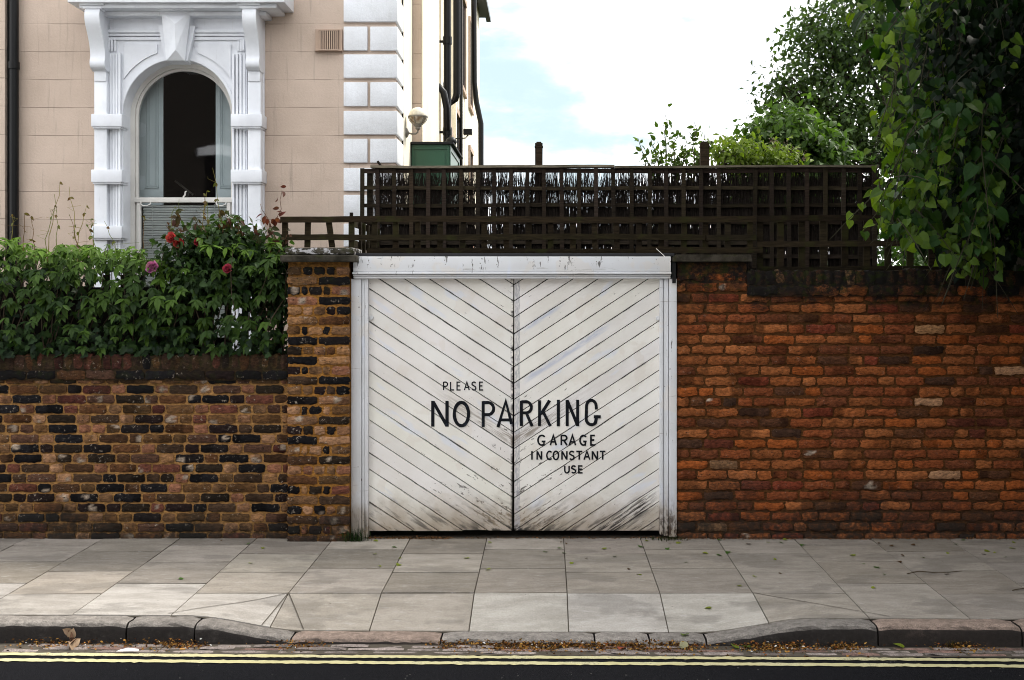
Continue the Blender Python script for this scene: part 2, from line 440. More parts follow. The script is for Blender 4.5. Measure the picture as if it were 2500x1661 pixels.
def fn(t):
    o = t.coord('Object')
    pr = t.new('ShaderNodeBsdfPrincipled')
    t.put(pr.inputs['Base Color'], t.mix(t.step(t.noise(o, 30, 4), .55, .75), (.005, .006, .009), (.022, .028, .042))); pr.inputs['Roughness'].default_value = .6; pr.inputs['Specular IOR Level'].default_value = .12
    tr = t.new('ShaderNodeBsdfTransparent')
    x = t.sep(o)[0]
    k = t.noise(t.mapping(o, scale=(30, 1, 50)), 1.5, 6, .75)
    near = t.step(t.math('ABSOLUTE', t.math('SUBTRACT', x, .05)), .02, .14, .16, 0)
    fac = t.math('MULTIPLY', t.math('SUBTRACT', k, t.math('SUBTRACT', .84, near)), 22, clamp=True)
    mx = t.new('ShaderNodeMixShader'); t.put(mx.inputs[0], fac); t.l.new(pr.outputs[0], mx.inputs[1]); t.l.new(tr.outputs[0], mx.inputs[2])
    return mx.outputs[0]
M_LETTER = mat('worn_black_lettering', fn)

def wood_mat(name, c, moss=.4):
    def fn(t):
        o = t.coord('Object'); a = t.attr()
        n = t.noise(t.mapping(o, scale=(4, 10, 40)), 2.0, 6, .65); n2 = t.noise(o, 6, 5, .6)
        col = t.scale_col(t.scale_col(c, a), t.mix(t.step(n, .3, .7), (.55, .55, .55), (1.5, 1.45, 1.4)))
        col = t.mix(t.step(n2, .52, .66, 0, moss), col, (.026, .030, .007))
        col = t.mix(t.step(t.noise(t.mapping(o, scale=(6, 6, 30)), 5, 5, .7), .66, .74, 0, .4), col, (.16, .15, .13))
        return dict(color=col, rough=.9, spec=.08, normal=t.bump(n, .6, .004))
    return mat(name, fn)
M_TRE = wood_mat('weathered_trellis', (.025, .019, .0145), .2)
M_TRE2 = wood_mat('mossy_trellis', (.017, .0128, .008), .45)
M_BRUSH = mat('heather_screen', lambda t: dict(color=t.attr(), rough=.9, spec=.1))

def fn(t):
    o = t.coord('Object'); n = t.noise(o, 9, 6, .65); f = t.noise(o, 60, 5, .7)
    col = t.mix(t.step(n, .35, .65), (.020, .018, .013), (.060, .053, .042))
    col = t.scale_col(col, t.attr())
    lich = t.math('MULTIPLY', t.step(t.noise(t.mapping(o, scale=(9, 9, 14)), 2.2, 6, .68), .50, .56), t.step(t.attr(out='Alpha'), .2, .8))
    vm = t.new('ShaderNodeVectorMath', operation='LENGTH'); t.put(vm.inputs[0], t.attr())
    lich = t.math('MULTIPLY', lich, t.step(vm.outputs['Value'], 1.9, 2.2))
    col = t.mix(lich, col, (.42, .41, .42))
    col = t.mix(t.step(t.noise(o, 13, 4), .56, .66, 0, .55), col, (.030, .032, .010))
    return dict(color=col, rough=.95, spec=.1, normal=t.bump(f, .9, .006))
M_STONE = mat('weathered_coping_stone', fn)

def fn(t):
    o = t.coord('Object'); c = t.attr(); f = t.noise(o, 130, 4, .65)
    n = t.noise(t.mapping(o, scale=(1, 2.6, 1)), 3.4, 8, .72); st = t.noise(t.mapping(o, scale=(3, 22, 1)), 3.5, 6, .72)
    col = t.scale_col(c, t.mix(t.step(n, .33, .67), (.80, .79, .78), (1.08, 1.08, 1.09)))
    col = t.scale_col(col, t.mix(t.step(f, .3, .7), (.82, .82, .82), (1.15, 1.15, 1.15)))
    col = t.mix(t.step(st, .57, .68, 0, .5), col, (.46, .45, .44))
    bl = t.noise(t.mapping(o, loc=(5, 2, 0), scale=(1, 1.6, 1)), 1.6, 4, .55)
    col = t.mix(t.step(bl, .54, .60, 0, .34), col, (.10, .09, .08))
    sp2 = t.voro(t.mapping(o, scale=(1, 1.3, 1)), 17)
    col = t.mix(t.math('MULTIPLY', t.step(sp2, .05, .09, 1, 0), t.step(t.noise(o, 5), .5, .6)), col, (.035, .03, .026))
    return dict(color=col, rough=.88, spec=.12, normal=t.bump(t.math('ADD', f, n), .35, .004))
M_FLAG = mat('concrete_flagstone', fn)
M_JOINT = mat('dark_joint_dirt', lambda t: dict(color=t.mix(t.noise(t.coord('Object'), 20, 4), (.035, .028, .022), (.11, .095, .075)), rough=.95, spec=.1))

def fn(t):
    o = t.coord('Object'); c = t.attr(); f = t.noise(o, 190, 5, .7); n = t.noise(o, 22, 6, .65)
    col = t.scale_col(c, t.mix(t.step(f, .3, .72), (.5, .5, .5), (1.6, 1.55, 1.5)))
    col = t.scale_col(col, t.mix(t.step(n, .3, .7), (.7, .7, .7), (1.25, 1.25, 1.25)))
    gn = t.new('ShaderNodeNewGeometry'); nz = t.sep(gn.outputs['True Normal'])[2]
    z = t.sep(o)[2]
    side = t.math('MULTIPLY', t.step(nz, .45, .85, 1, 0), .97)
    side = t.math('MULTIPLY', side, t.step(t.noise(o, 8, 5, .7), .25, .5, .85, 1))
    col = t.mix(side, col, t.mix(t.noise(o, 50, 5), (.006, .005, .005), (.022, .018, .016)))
    return dict(color=col, rough=.88, spec=.2, normal=t.bump(t.math('ADD', f, n), .9, .005))
M_KERB = mat('granite_kerb', fn)

def fn(t):
    o = t.coord('Object'); f = t.noise(o, 240, 4, .75); v = t.voro(o, 170); n = t.noise(o, 1.5, 4)
    col = t.mix(t.step(f, .35, .7), (.0018, .0018, .0025), (.019, .019, .022))
    col = t.scale_col(col, t.mix(n, (.8, .8, .8), (1.25, 1.25, 1.25)))
    chips = t.math('MULTIPLY', t.step(t.voro(o, 26), .05, .10, 1, 0), t.step(t.noise(o, 7, 3), .52, .58))
    col = t.mix(chips, col, (.40, .38, .34))
    return dict(color=col, rough=.95, spec=.06, normal=t.bump(t.math('ADD', v, f), .9, .005))
M_ASPH = mat('asphalt', fn)

def fn(t):
    o = t.coord('Object'); f = t.noise(o, 120, 5, .7); n = t.noise(t.mapping(o, scale=(1, 3, 1)), 5, 5, .65)
    col = t.mix(t.step(n, .3, .7), (.43, .385, .20), (.50, .46, .28))
    col = t.mix(t.step(t.math('ADD', t.math('MULTIPLY', f, .6), t.math('MULTIPLY', n, .4)), .53, .62, 0, .85), col, (.05, .046, .042))
    return dict(color=col, rough=.8, spec=.2, normal=t.bump(f, .6, .003))
M_YEL = mat('yellow_road_paint', fn)

def leaf_mat(name, trans=.35, rough=.55, tint=(1.35, 1.5, .6), spec=.18):
    def fn(t):
        c = t.attr(); o = t.coord('Object')
        p = t.new('ShaderNodeBsdfPrincipled')
        cc = t.scale_col(c, t.mix(t.noise(o, 40, 3), (.50, .50, .50), (.95, .95, .95)))
        t.put(p.inputs['Base Color'], cc); p.inputs['Roughness'].default_value = rough; p.inputs['Specular IOR Level'].default_value = spec
        t.put(p.inputs['Normal'], t.bump(t.noise(o, 60, 3), .25, .004))
        tr = t.new('ShaderNodeBsdfTranslucent'); t.put(tr.inputs[0], t.scale_col(cc, tint))
        mx = t.new('ShaderNodeMixShader'); mx.inputs[0].default_value = trans
        t.l.new(p.outputs[0], mx.inputs[1]); t.l.new(tr.outputs[0], mx.inputs[2])
        return mx.outputs[0]
    return mat(name, fn)
M_LEAF = leaf_mat('green_leaf')
M_LIME = leaf_mat('lime_leaf', .40, .55, (1.9, 2.0, .55), .14)
M_PETAL = leaf_mat('petal', .3, .5, (1.2, .9, .9), .25)
def fn(t):
    o = t.coord('Object'); n = t.noise(t.mapping(o, scale=(3, 3, .7)), 9, 6, .65)
    return dict(color=t.scale_col(t.attr(), t.mix(n, (.5, .5, .5), (1.5, 1.5, 1.5))), rough=.9, spec=.15, normal=t.bump(n, .8, .01))
M_BARK = mat('bark', fn)
M_LITTER = mat('dry_litter', lambda t: dict(color=t.attr(), rough=.9, spec=.1))
M_SOIL = mat('garden_soil', lambda t: dict(color=t.mix(t.noise(t.coord('Object'), 3, 6), (.03, .028, .015), (.05, .06, .025)), rough=.95, spec=.1))
M_FELT = mat('roof_felt', lambda t: dict(color=t.mix(t.noise(t.coord('Object'), 30, 5), (.012, .012, .014), (.03, .03, .033)), rough=.8, spec=.2))
def fn(t):
    o = t.coord('Object'); n = t.noise(o, 6, 5, .6)
    st = t.step(t.sep(o)[2], -.03, .02, 1, 0)
    c = t.mix(t.math('MULTIPLY', st, t.step(n, .4, .6)), (.66, .62, .52), (.20, .13, .07))
    return dict(color=c, rough=.25, spec=.5)
M_GLOBE = mat('opal_globe', fn)
# ------------------------------------------------------------------ ground, road, pavement
def sheet(name, x0, x1, y0, y1, z, m, nx=1, ny=1, yfun=None):
    b = MB(); vs = []; fs = []
    for j in range(ny+1):
        for i in range(nx+1):
            vs.append((x0+(x1-x0)*i/nx, y0+(y1-y0)*j/ny, z))
    for j in range(ny):
        for i in range(nx):
            a = j*(nx+1)+i; fs.append((a, a+1, a+nx+2, a+nx+1))
    b.add(vs, fs); return struct(b.build(name, m))
ROADZ = -.155
sheet('ground', -300, 300, -300, 300, -.30, M_SOIL)
sheet('garden_ground', -60, 60, .25, 70, -.03, M_SOIL)
sheet('road', -70, 70, -10.5, -2.0, ROADZ, M_ASPH)

KS = -.014
def kerb_rear(x): return -2.085 + KS*x
def kerb_front(x): return -2.245 + KS*x
def drop(x):
    if x < -2.15 or x > 1.60: return 0.
    if x < -1.45: k = (x+2.15)/.70
    elif x > .88: k = (1.60-x)/.72
    else: return 1.
    return k*k*(3-2*k)
YROW = -1.56
def pav_z(x, y):
    z = -.014*max(0, -y)
    tt = min(1, max(0, (YROW - y)/(YROW - kerb_rear(x))))
    return z - tt*drop(x)*.088

b = MB()                                           # bedding under the flags, visible in the joints
nx = 160
vs = []; fs = []
for i in range(nx+1):
    x = -9+18*i/nx
    for y in (.30, 0, YROW, YROW-.15, YROW-.3, kerb_rear(x)-.005): vs.append((x, y, pav_z(x, min(y, 0))-.007))
for i in range(nx):
    for k in range(5):
        a = i*6+k; fs.append((a, a+1, a+7, a+6))
b.add(vs, fs)
for sx in (-1, 1):
    b.box(sx*9.001, sx*70, -2.2, .3, -.2, -.03)
struct(b.build('pavement_bed', M_JOINT))

b = MB()
JX = [.13 + .595*k for k in range(-15, 15)]
dull, mid, pale = np.array(lin(134, 127, 118)), np.array(lin(147, 140, 131)), np.array(lin(166, 161, 154))
def flag(x0, x1, y0, y1, col, nx=6, ny=6):
    """x0 left, x1 right, y0 far, y1 near (callables of x)"""
    g_ = .0036
    vs = []; fs = []
    n2 = nx+1
    tip = rng.normal(0, .0012, 2)
    for j in range(-1, ny+2):
        for i in range(-1, nx+2):
            ii, jj = min(max(i, 0), nx), min(max(j, 0), ny)
            x = x0+g_+(x1-x0-2*g_)*ii/nx
            a, c_ = y0(x)-2.2*g_, y1(x)+2.2*g_
            y = a+(c_-a)*jj/ny
            z = pav_z(x, y) + tip[0]*(ii/nx-.5)*2 + tip[1]*(jj/ny-.5)*2
            if i != ii or j != jj: z -= .012
            elif ii in (0, nx) or jj in (0, ny): z -= .0012
            vs.append((x, y, z))
    m_ = nx+3
    for j in range(ny+2):
        for i in range(nx+2):
            a = j*m_+i; fs.append((a, a+m_, a+m_+1, a+1))
    b.add(vs, fs, col)
for k in range(len(JX)-1):
    x0, x1 = JX[k], JX[k+1]
    far = .02
    odd = (k % 2)
    if -2.3 < x0 < 1.9: rows = [-.50, -1.03, YROW] if odd else [-.36, -.93, YROW]
    else:
        rows = [-.42, -1.0, -1.58] if odd else [-.22, -.74, -1.32]
    ys = [far] + rows
    for q in range(len(ys)):
        near_row = q == len(ys)-1
        a = ys[q]
        nxt = (lambda x: kerb_rear(x)) if near_row else (lambda x, v=ys[q+1]: v)
        r = rng.random()
        c = (dull if r < .45 else mid)*rng.uniform(.80, 1.08) if not near_row else (pale if r < .45 else mid)*rng.uniform(.90, 1.05)  # near row paler, the sunlight by the kerb put into its colour
        if near_row and x0 > 1.9: c = mid*rng.uniform(.75, 1.0)  # right-hand near flags toned down, tree shade painted into them
        if x0 < -2.3: c = c*.86  # left-hand flags darkened to paint in the shade there
        c = c*np.array([1.0, rng.uniform(.985, 1.0), rng.uniform(.96, 1.0)])
        flag(x0, x1, lambda x, v=a: v, nxt, c)
struct(b.build('pavement', M_FLAG, auto=40))
# mitre cuts where the flags fold down to the dropped kerb
b = MB()
def cut(p, q, wd=.006):
    p, q = Vector((*p, 0)), Vector((*q, 0)); d = (q-p).normalized(); n = Vector((-d.y, d.x, 0))*wd/2
    vs = []; N = 14
    for i in range(N+1):
        c = p.lerp(q, i/N)
        for s_ in (-1, 1):
            e = c+n*s_; vs.append((e.x, e.y, pav_z(e.x, e.y)+.0035))
    b.add(vs, [(2*i, 2*i+2, 2*i+3, 2*i+1) for i in range(N)])
xl, xr = JX[12], JX[17]
cut((xl, YROW), (xl-.62, kerb_rear(-2.2)+.03)); cut((xl, YROW), (xl-.05, kerb_rear(-1.6)+.01)); cut((xl, YROW), (xl+.20, kerb_rear(-1.4)+.01))
cut((xr, YROW), (xr+.72, kerb_rear(1.4)+.02))
struct(b.build('pavement_joint', M_JOINT))

# kerb stones, lowered across the garage entrance
b = MB()
edges = [-9, -8.0, -7.1, -6.2, -5.25, -4.3, -3.35, -2.46, -2.06, -1.50, -.62, .28, .60, .93, 1.92, 2.75, 3.6, 4.5, 5.5, 6.5, 7.6, 9]
for k in range(len(edges)-1):
    x0, x1 = edges[k]+.005, edges[k+1]-.005
    c = np.array(lin(142, 126, 116) if rng.random() < .55 else lin(136, 131, 126))*rng.uniform(.7, .95)
    N = max(3, int((x1-x0)/.05)); vs = []; fs = []
    prof = [(0, -.20), (0, 0), (.35, .002), (.72, .002), (.86, -.006), (.95, -.020), (1, -.045), (1.04, -.30)]
    for i in range(N+1):
        x = x0+(x1-x0)*i/N
        zt = -.034 - drop(x)*.086
        e_ = .010 if i in (0, N) else 0
        wob = rng.normal(0, .003)
        for (p, h) in prof:
            y = kerb_rear(x)+(kerb_front(x)-kerb_rear(x))*p
            vs.append((x, y + (wob if p > .8 else 0), zt+h-e_+rng.normal(0, .0016)))
    n = len(prof)
    for i in range(N):
        for q in range(n-1):
            a = i*n+q; fs.append((a, a+1, a+n+1, a+n))
    fs += [tuple(range(n-1, -1, -1)), tuple(range(N*n, N*n+n))]
    b.add(vs, fs, c)
for sx in (-1, 1): b.box(sx*9.01, sx*70, kerb_front(0), kerb_rear(0), -.3, -.034, lin(150, 132, 120, .8))
struct(b.build('kerb', M_KERB, smooth=True, auto=50))

# gutter of granite setts
b = MB()
for r_ in range(3):
    x = -9 + rng.uniform(0, .2)
    while x < 9:
        L = rng.uniform(.20, .33)
        y0 = kerb_front(x) - .022 - r_*.052; y1 = y0-.043
        c = np.array(lin(142, 132, 127) if rng.random() < .75 else lin(128, 104, 96))*rng.uniform(.5, 1.05)
        zt = ROADZ + .008 + rng.normal(0, .003); nx_ = 6; vs = []; fs = []
        for j in range(5):
            for i in range(nx_+1):
                fx, fy = i/nx_, j/4
                e_ = min(1, min(fx*(1-fx)*14, fy*(1-fy)*6)); e_ = .5+.5*e_
                vs.append((x+L*fx+rng.normal(0, .002), y0+(y1-y0)*fy+rng.normal(0, .002)+KS*L*fx, zt-.022*(1-e_)**2+rng.normal(0, .0012)))
        for j in range(4):
            for i in range(nx_):
                a = j*(nx_+1)+i; fs.append((a, a+nx_+1, a+nx_+2, a+1))
        b.add(vs, fs, c); x += L+rng.uniform(.008, .02)
struct(b.build('gutter', M_KERB, smooth=True))
b = MB(); b.add([(-9, kerb_front(-9)+.02, ROADZ+.004), (-9, kerb_front(-9)-.19, ROADZ+.004), (9, kerb_front(9)-.19, ROADZ+.004), (9, kerb_front(9)+.02, ROADZ+.004)], [(0, 1, 2, 3)])
struct(b.build('gutter_bed', M_JOINT))
for (ya, wd) in ((-2.445, .048), (-2.550, .050)):
    b = MB(); vs = []; N = 700
    for i in range(N+1):
        x = -8+16*i/N; yy = ya-.019*x+.006*math.sin(x*1.3)
        vs += [(x, yy+rng.normal(0, .0035), ROADZ+.005), (x, yy-wd+rng.normal(0, .0035), ROADZ+.005)]
    b.add(vs, [(2*i, 2*i+1, 2*i+3, 2*i+2) for i in range(N)])
    struct(b.build('road_marking', M_YEL))
sheet('opposite_pavement', -70, 70, -22, -10.5, -.04, M_FLAG)

# ------------------------------------------------------------------ brickwork
def brick(mb, x0, x1, z0, z1, f, col, rag=.0022, depth=.03, lime=.0, rough=.0009):
    """one brick showing in a face at y = f (towards -y), with worn uneven arrises"""
    w_, h_ = x1-x0, z1-z0
    nx_ = max(3, int(round(w_/.026))); nz_ = 4
    prd = rng.normal(0, .0012+rough); tx, tz = rng.normal(0, .0012, 2)
    vs = []; cs = []; fs = []
    ph = rng.uniform(0, 6.28, 4)
    pa = rng.random() < lime; px_, pz_, pr_ = rng.uniform(.1, .9), rng.uniform(.1, .9), rng.uniform(.018, .038)
    half = rng.random() < .35; hs, hk = rng.uniform(.25, .75), rng.uniform(.45, .75); hsg = rng.random() < .5
    for j in range(nz_+1):
        for i in range(nx_+1):
            a, c_ = i/nx_, j/nz_
            x = x0+w_*a; z = z0+h_*c_
            edge = (i in (0, nx_)) or (j in (0, nz_)); corner = (i in (0, nx_)) and (j in (0, nz_))
            y = f+prd+tx*(a-.5)+tz*(c_-.5)+rng.normal(0, rough)
            if edge:
                y += .006
                x += rng.normal(0, rag); z += rng.normal(0, rag) + rag*.8*math.sin(a*9+ph[0])
            if corner:
                x += (.004 if i == 0 else -.004); z += (.003 if j == 0 else -.003); y += .003
            vs.append((x, y, z)); cv = np.asarray(col)*rng.uniform(.82, 1.18)
            if half and ((a > hs) == hsg): cv = cv*hk
            if pa and math.hypot((a-px_)*w_, (c_-pz_)*h_) < pr_*rng.uniform(.55, 1.1): cv = np.array((.42, .34, .27))*rng.uniform(.6, 1.2)
            cs.append(cv)
    n = nx_+1
    for j in range(nz_):
        for i in range(nx_):
            a = j*n+i; fs.append((a, a+1, a+n+1, a+n))
    ring = [i for i in range(n)] + [(j*n+nx_) for j in range(1, nz_+1)] + [(nz_*n+i) for i in range(nx_-1, -1, -1)] + [j*n for j in range(nz_-1, 0, -1)]
    m = len(vs); k = len(ring)
    for r_ in ring:
        vs.append((vs[r_][0], f+depth, vs[r_][2])); cs.append(np.asarray(col))
    for q in range(k):
        fs.append((ring[q], m+q, m+(q+1) % k, ring[(q+1) % k]))
    mb.add(vs, fs, np.array(cs))
def mortar(mb, x0, x1, z0, z1, f, col, back=.22, step_=.03):
    mb.kind = 0.
    nx_, nz_ = max(2, int((x1-x0)/step_)), max(2, int((z1-z0)/step_))
    vs = []; fs = []
    for j in range(nz_+1):
        for i in range(nx_+1):
            vs.append((x0+(x1-x0)*i/nx_, f+rng.normal(0, .0012), z0+(z1-z0)*j/nz_))
    n = nx_+1
    for j in range(nz_):
        for i in range(nx_):
            a = j*n+i; fs.append((a, a+1, a+n+1, a+n))
    mb.add(vs, fs, col)
    mb.box(x0, x1, f+.0035, f+back, z0, z1-.001, col); mb.kind = 1.

BLK = [lin(34, 30, 30), lin(28, 27, 29), lin(42, 32, 31), lin(46, 38, 31), lin(34, 33, 36)]
BRN = [lin(90, 68, 46), lin(80, 58, 42), lin(104, 76, 50), lin(88, 64, 52), lin(72, 56, 44), lin(96, 66, 44)]
TAN = [lin(150, 112, 78), lin(136, 100, 74), lin(160, 122, 92), lin(142, 98, 76), lin(122, 92, 66)]
RED = [lin(106, 66, 54), lin(82, 48, 42)]
def pick(*groups):
    r = rng.random(); acc = 0
    for wgt, g_ in groups:
        acc += wgt
        if r < acc: return np.array(g_[rng.integers(len(g_))])*rng.uniform(.88, 1.14)
    return np.array(groups[-1][1][0])
MORT_L = lin(166, 126, 78)
# left garden wall, Flemish bond of stock bricks
gwl = thing('garden_wall', 'low wall of black and tan stock bricks under the leafy hedge', 'wall', (-5.0, .1, 0))
b = MB()
XL0, XL1 = -7.5, -2.01
CH = .0765; ZB = -.03
mortar(b, XL0, XL1+.02, ZB, 1.33, .014, MORT_L)
r_ = 0; z = ZB
while z < 1.235:
    x = XL0 - (.17 if r_ % 2 else 0) - .02*rng.random()
    k = 0
    while x < XL1:
        st = (k % 2 == 0)
        if rng.random() < .06: st = not st
        L = (.212 if st else .098)+rng.normal(0, .004)
        c = pick((.40, BLK), (.54, BRN), (.06, RED)) if st else pick((.52, TAN), (.28, BRN), (.12, BLK), (.08, RED))
        a, e_ = max(x, XL0), min(x+L, XL1)
        if e_-a > .03: brick(b, a, e_, z+.006+rng.normal(0, .001), z+CH-.008, 0, c, lime=.05 if st else .24, rough=.0013)
        x += L+.0145; k += 1
    z += CH; r_ += 1
b.build('brickwork', M_BRL, gwl, smooth=True, auto=60)
b = MB()
x = XL0
mortar(b, XL0, XL1+.02, 1.225, 1.335, -.004, lin(70, 56, 40), back=.26)
z = 1.236
while x < XL1:
    L = .215+rng.normal(0, .01); brick(b, x, min(x+L, XL1), z, z+.064, -.018, pick((.8, BLK), (.2, BRN)), rag=.004); x += L+.012
mortar(b, XL0, XL1+.02, 1.31, 1.415, -.006, lin(66, 54, 38), back=.25)
x = XL0
while x < XL1:
    L = .066+rng.normal(0, .004); brick(b, x, min(x+L, XL1), 1.312, 1.425+rng.normal(0, .003), -.012, pick((.55, BRN), (.25, BLK), (.2, RED)), rag=.004, depth=.24); x += L+.010
b.build('brick_coping', M_BRL, gwl, smooth=True, auto=60)

# left gate pier
gp = thing('brick_pier', 'narrow yellow and black brick pier left of the white gate, lichened slab on top', 'pier', (-1.77, .1, 0))
b = MB(); PX0, PX1 = W(701, 0, -.1).x, W(853, 0, -.1).x
mortar(b, PX0+.006, PX1-.006, ZB, 2.14, -.088, lin(158, 112, 56), back=.42)
z = ZB; r_ = 0; ph_ = (PX1-PX0)
while z < 2.07:
    if r_ % 2 == 0: cuts = [0, .493, 1]
    else: cuts = [0, .215, .335, .565, .70, 1] if r_ % 4 == 1 else [0, .24, .42, .62, .78, 1]
    for q in range(len(cuts)-1):
        a, e_ = PX0+ph_*cuts[q]+.007, PX0+ph_*cuts[q+1]-.007
        if q == 0: a = PX0
        if q == len(cuts)-2: e_ = PX1
        st = e_-a > .16
        c = pick((.42, BLK), (.38, BRN), (.20, TAN)) if st else pick((.26, BLK), (.46, TAN), (.20, BRN), (.08, RED))
        brick(b, a, e_, z+.007, z+CH-.009, -.1, c*1.1, rag=.003, lime=.14, rough=.0014)
    z += CH; r_ += 1
b.build('brickwork', M_BRP, gp, smooth=True, auto=60)
b = MB(); ca, cb_ = D(645, 604, -.15), D(822, 588, -.15)
b.box(ca.x, cb_.x, -.155, .36, ca.z, cb_.z, (1, 1, 1), .012)
b.build('pier_cap', M_STONE, gp)
b = MB(); ca, cb_ = D(657, 588, -.11), D(815, 571, -.11)
b.box(ca.x, cb_.x, -.115, .30, ca.z+.003, cb_.z, (1.3, 1.3, 1.3), .014)
b.build('mortar_flaunching', M_STONE, gp)

# right garden wall, rougher orange brick
ORG = [lin(140, 82, 46), lin(130, 72, 42), lin(118, 66, 40), lin(150, 92, 54), lin(106, 62, 40), lin(134, 80, 46), lin(146, 80, 40)]
DKO = [lin(82, 54, 38), lin(72, 50, 38), lin(90, 58, 38), lin(64, 46, 36)]
RDO = [lin(116, 58, 40), lin(98, 54, 40)]
MORT_R = lin(88, 58, 33)
gwr = thing('garden_wall', 'tall wall of rough orange bricks right of the gate, under the drooping lime leaves', 'wall', (3.5, .1, 0))
b = MB(); XR0, XR1 = W(1653, 0, 0).x, 7.5
CR = .0808
mortar(b, XR0+.004, XR1, ZB, 1.93, .017, MORT_R, back=.30)
PXR = D(1722, 0, 0).x
mortar(b, XR0+.004, PXR-.004, 1.93, 2.14, .010, MORT_R, back=.30)
z = ZB; r_ = 0
while z < 2.06:
    xe = XR1 if z < 1.84 else PXR
    x = XR0 + [0, -.09, .0, -.13, -.05][r_ % 5]
    while x < xe-.03:
        L = (.226 if rng.random() < .84 else .108)+rng.normal(0, .008)
        a, e_ = max(x, XR0), min(x+L, xe)
        c = pick((.76, ORG), (.14, DKO), (.08, RDO), (.02, TAN))
        if e_-a > .035: brick(b, a, e_, z+.006+rng.normal(0, .0015), z+CR-.0135+rng.normal(0, .0015), 0, c, rag=.0034, lime=.010, rough=.0011)
        x += L+.018
    z += CR; r_ += 1
b.build('brickwork', M_BRR, gwr, smooth=True, auto=60)
b = MB()
mortar(b, PXR+.002, XR1, 1.875, 1.965, -.012, lin(60, 44, 30), back=.34)
x = PXR
while x < XR1:
    L = .22+rng.normal(0, .012); brick(b, x, x+L, 1.885, 1.955, -.026, pick((.5, DKO), (.3, ORG), (.2, BLK)), rag=.005); x += L+.014
mortar(b, PXR+.002, XR1, 1.965, 2.07, -.004, lin(48, 40, 26), back=.33)
x = PXR
while x < XR1:
    L = .068+rng.normal(0, .005); brick(b, x, x+L, 1.966, 2.078+rng.normal(0, .005), -.012, pick((.55, DKO), (.35, BLK), (.1, TAN)), rag=.005, depth=.31); x += L+.010
b.build('brick_coping', M_BRR, gwr, smooth=True, auto=60)
b = MB(); ca, cb_ = D(1550, 603, -.05), D(1733, 587, -.05)
b.prism([(ca.x, ca.z), (cb_.x, ca.z), (cb_.x-.004, ca.z+.03), (cb_.x-.012, cb_.z), (ca.x+.03, cb_.z), (ca.x, ca.z+.03)], 'y', -.055, .33, (1.0, .97, .95))
b.build('pier_cap', M_STONE, gwr)
# ------------------------------------------------------------------ garage and its gate
GY = .04
gs = FPX/(DIST+GY)
JXC = (1254.5-UX)/gs
gate = thing('garage_gate', 'white chevron boarded double gate painted with a NO PARKING notice', 'gate', (JXC, GY, 0))
GX0, GX1 = (899-UX)/gs, (1611-UX)/gs
GZ0, GZ1 = EYE-(1296-VY)/gs, EYE-(681-VY)/gs
def clip(poly, a, b_, c_):          # keep a*x+b*y<=c
    out = []
    for i in range(len(poly)):
        p, q = poly[i], poly[(i+1) % len(poly)]
        dp, dq = a*p[0]+b_*p[1]-c_, a*q[0]+b_*q[1]-c_
        if dp <= 0: out.append(p)
        if dp*dq < 0:
            k = dp/(dp-dq); out.append((p[0]+(q[0]-p[0])*k, p[1]+(q[1]-p[1])*k))
    return out
def inset(poly, d):
    n = len(poly); L = []
    A = sum(poly[i][0]*poly[(i+1) % n][1]-poly[(i+1) % n][0]*poly[i][1] for i in range(n))/2
    sg = 1 if A > 0 else -1
    for i in range(n):
        p, q = poly[i], poly[(i+1) % n]
        ex, ez = q[0]-p[0], q[1]-p[1]; l = math.hypot(ex, ez)
        nx_, nz_ = -ez/l*sg, ex/l*sg
        L.append((nx_, nz_, nx_*p[0]+nz_*p[1]+d))
    out = []
    for i in range(n):
        a, c_ = L[i-1], L[i]; det = a[0]*c_[1]-a[1]*c_[0]
        if abs(det) < 1e-6: return None
        out.append(((a[2]*c_[1]-a[1]*c_[2])/det, (a[0]*c_[2]-a[2]*c_[0])/det))
    return out
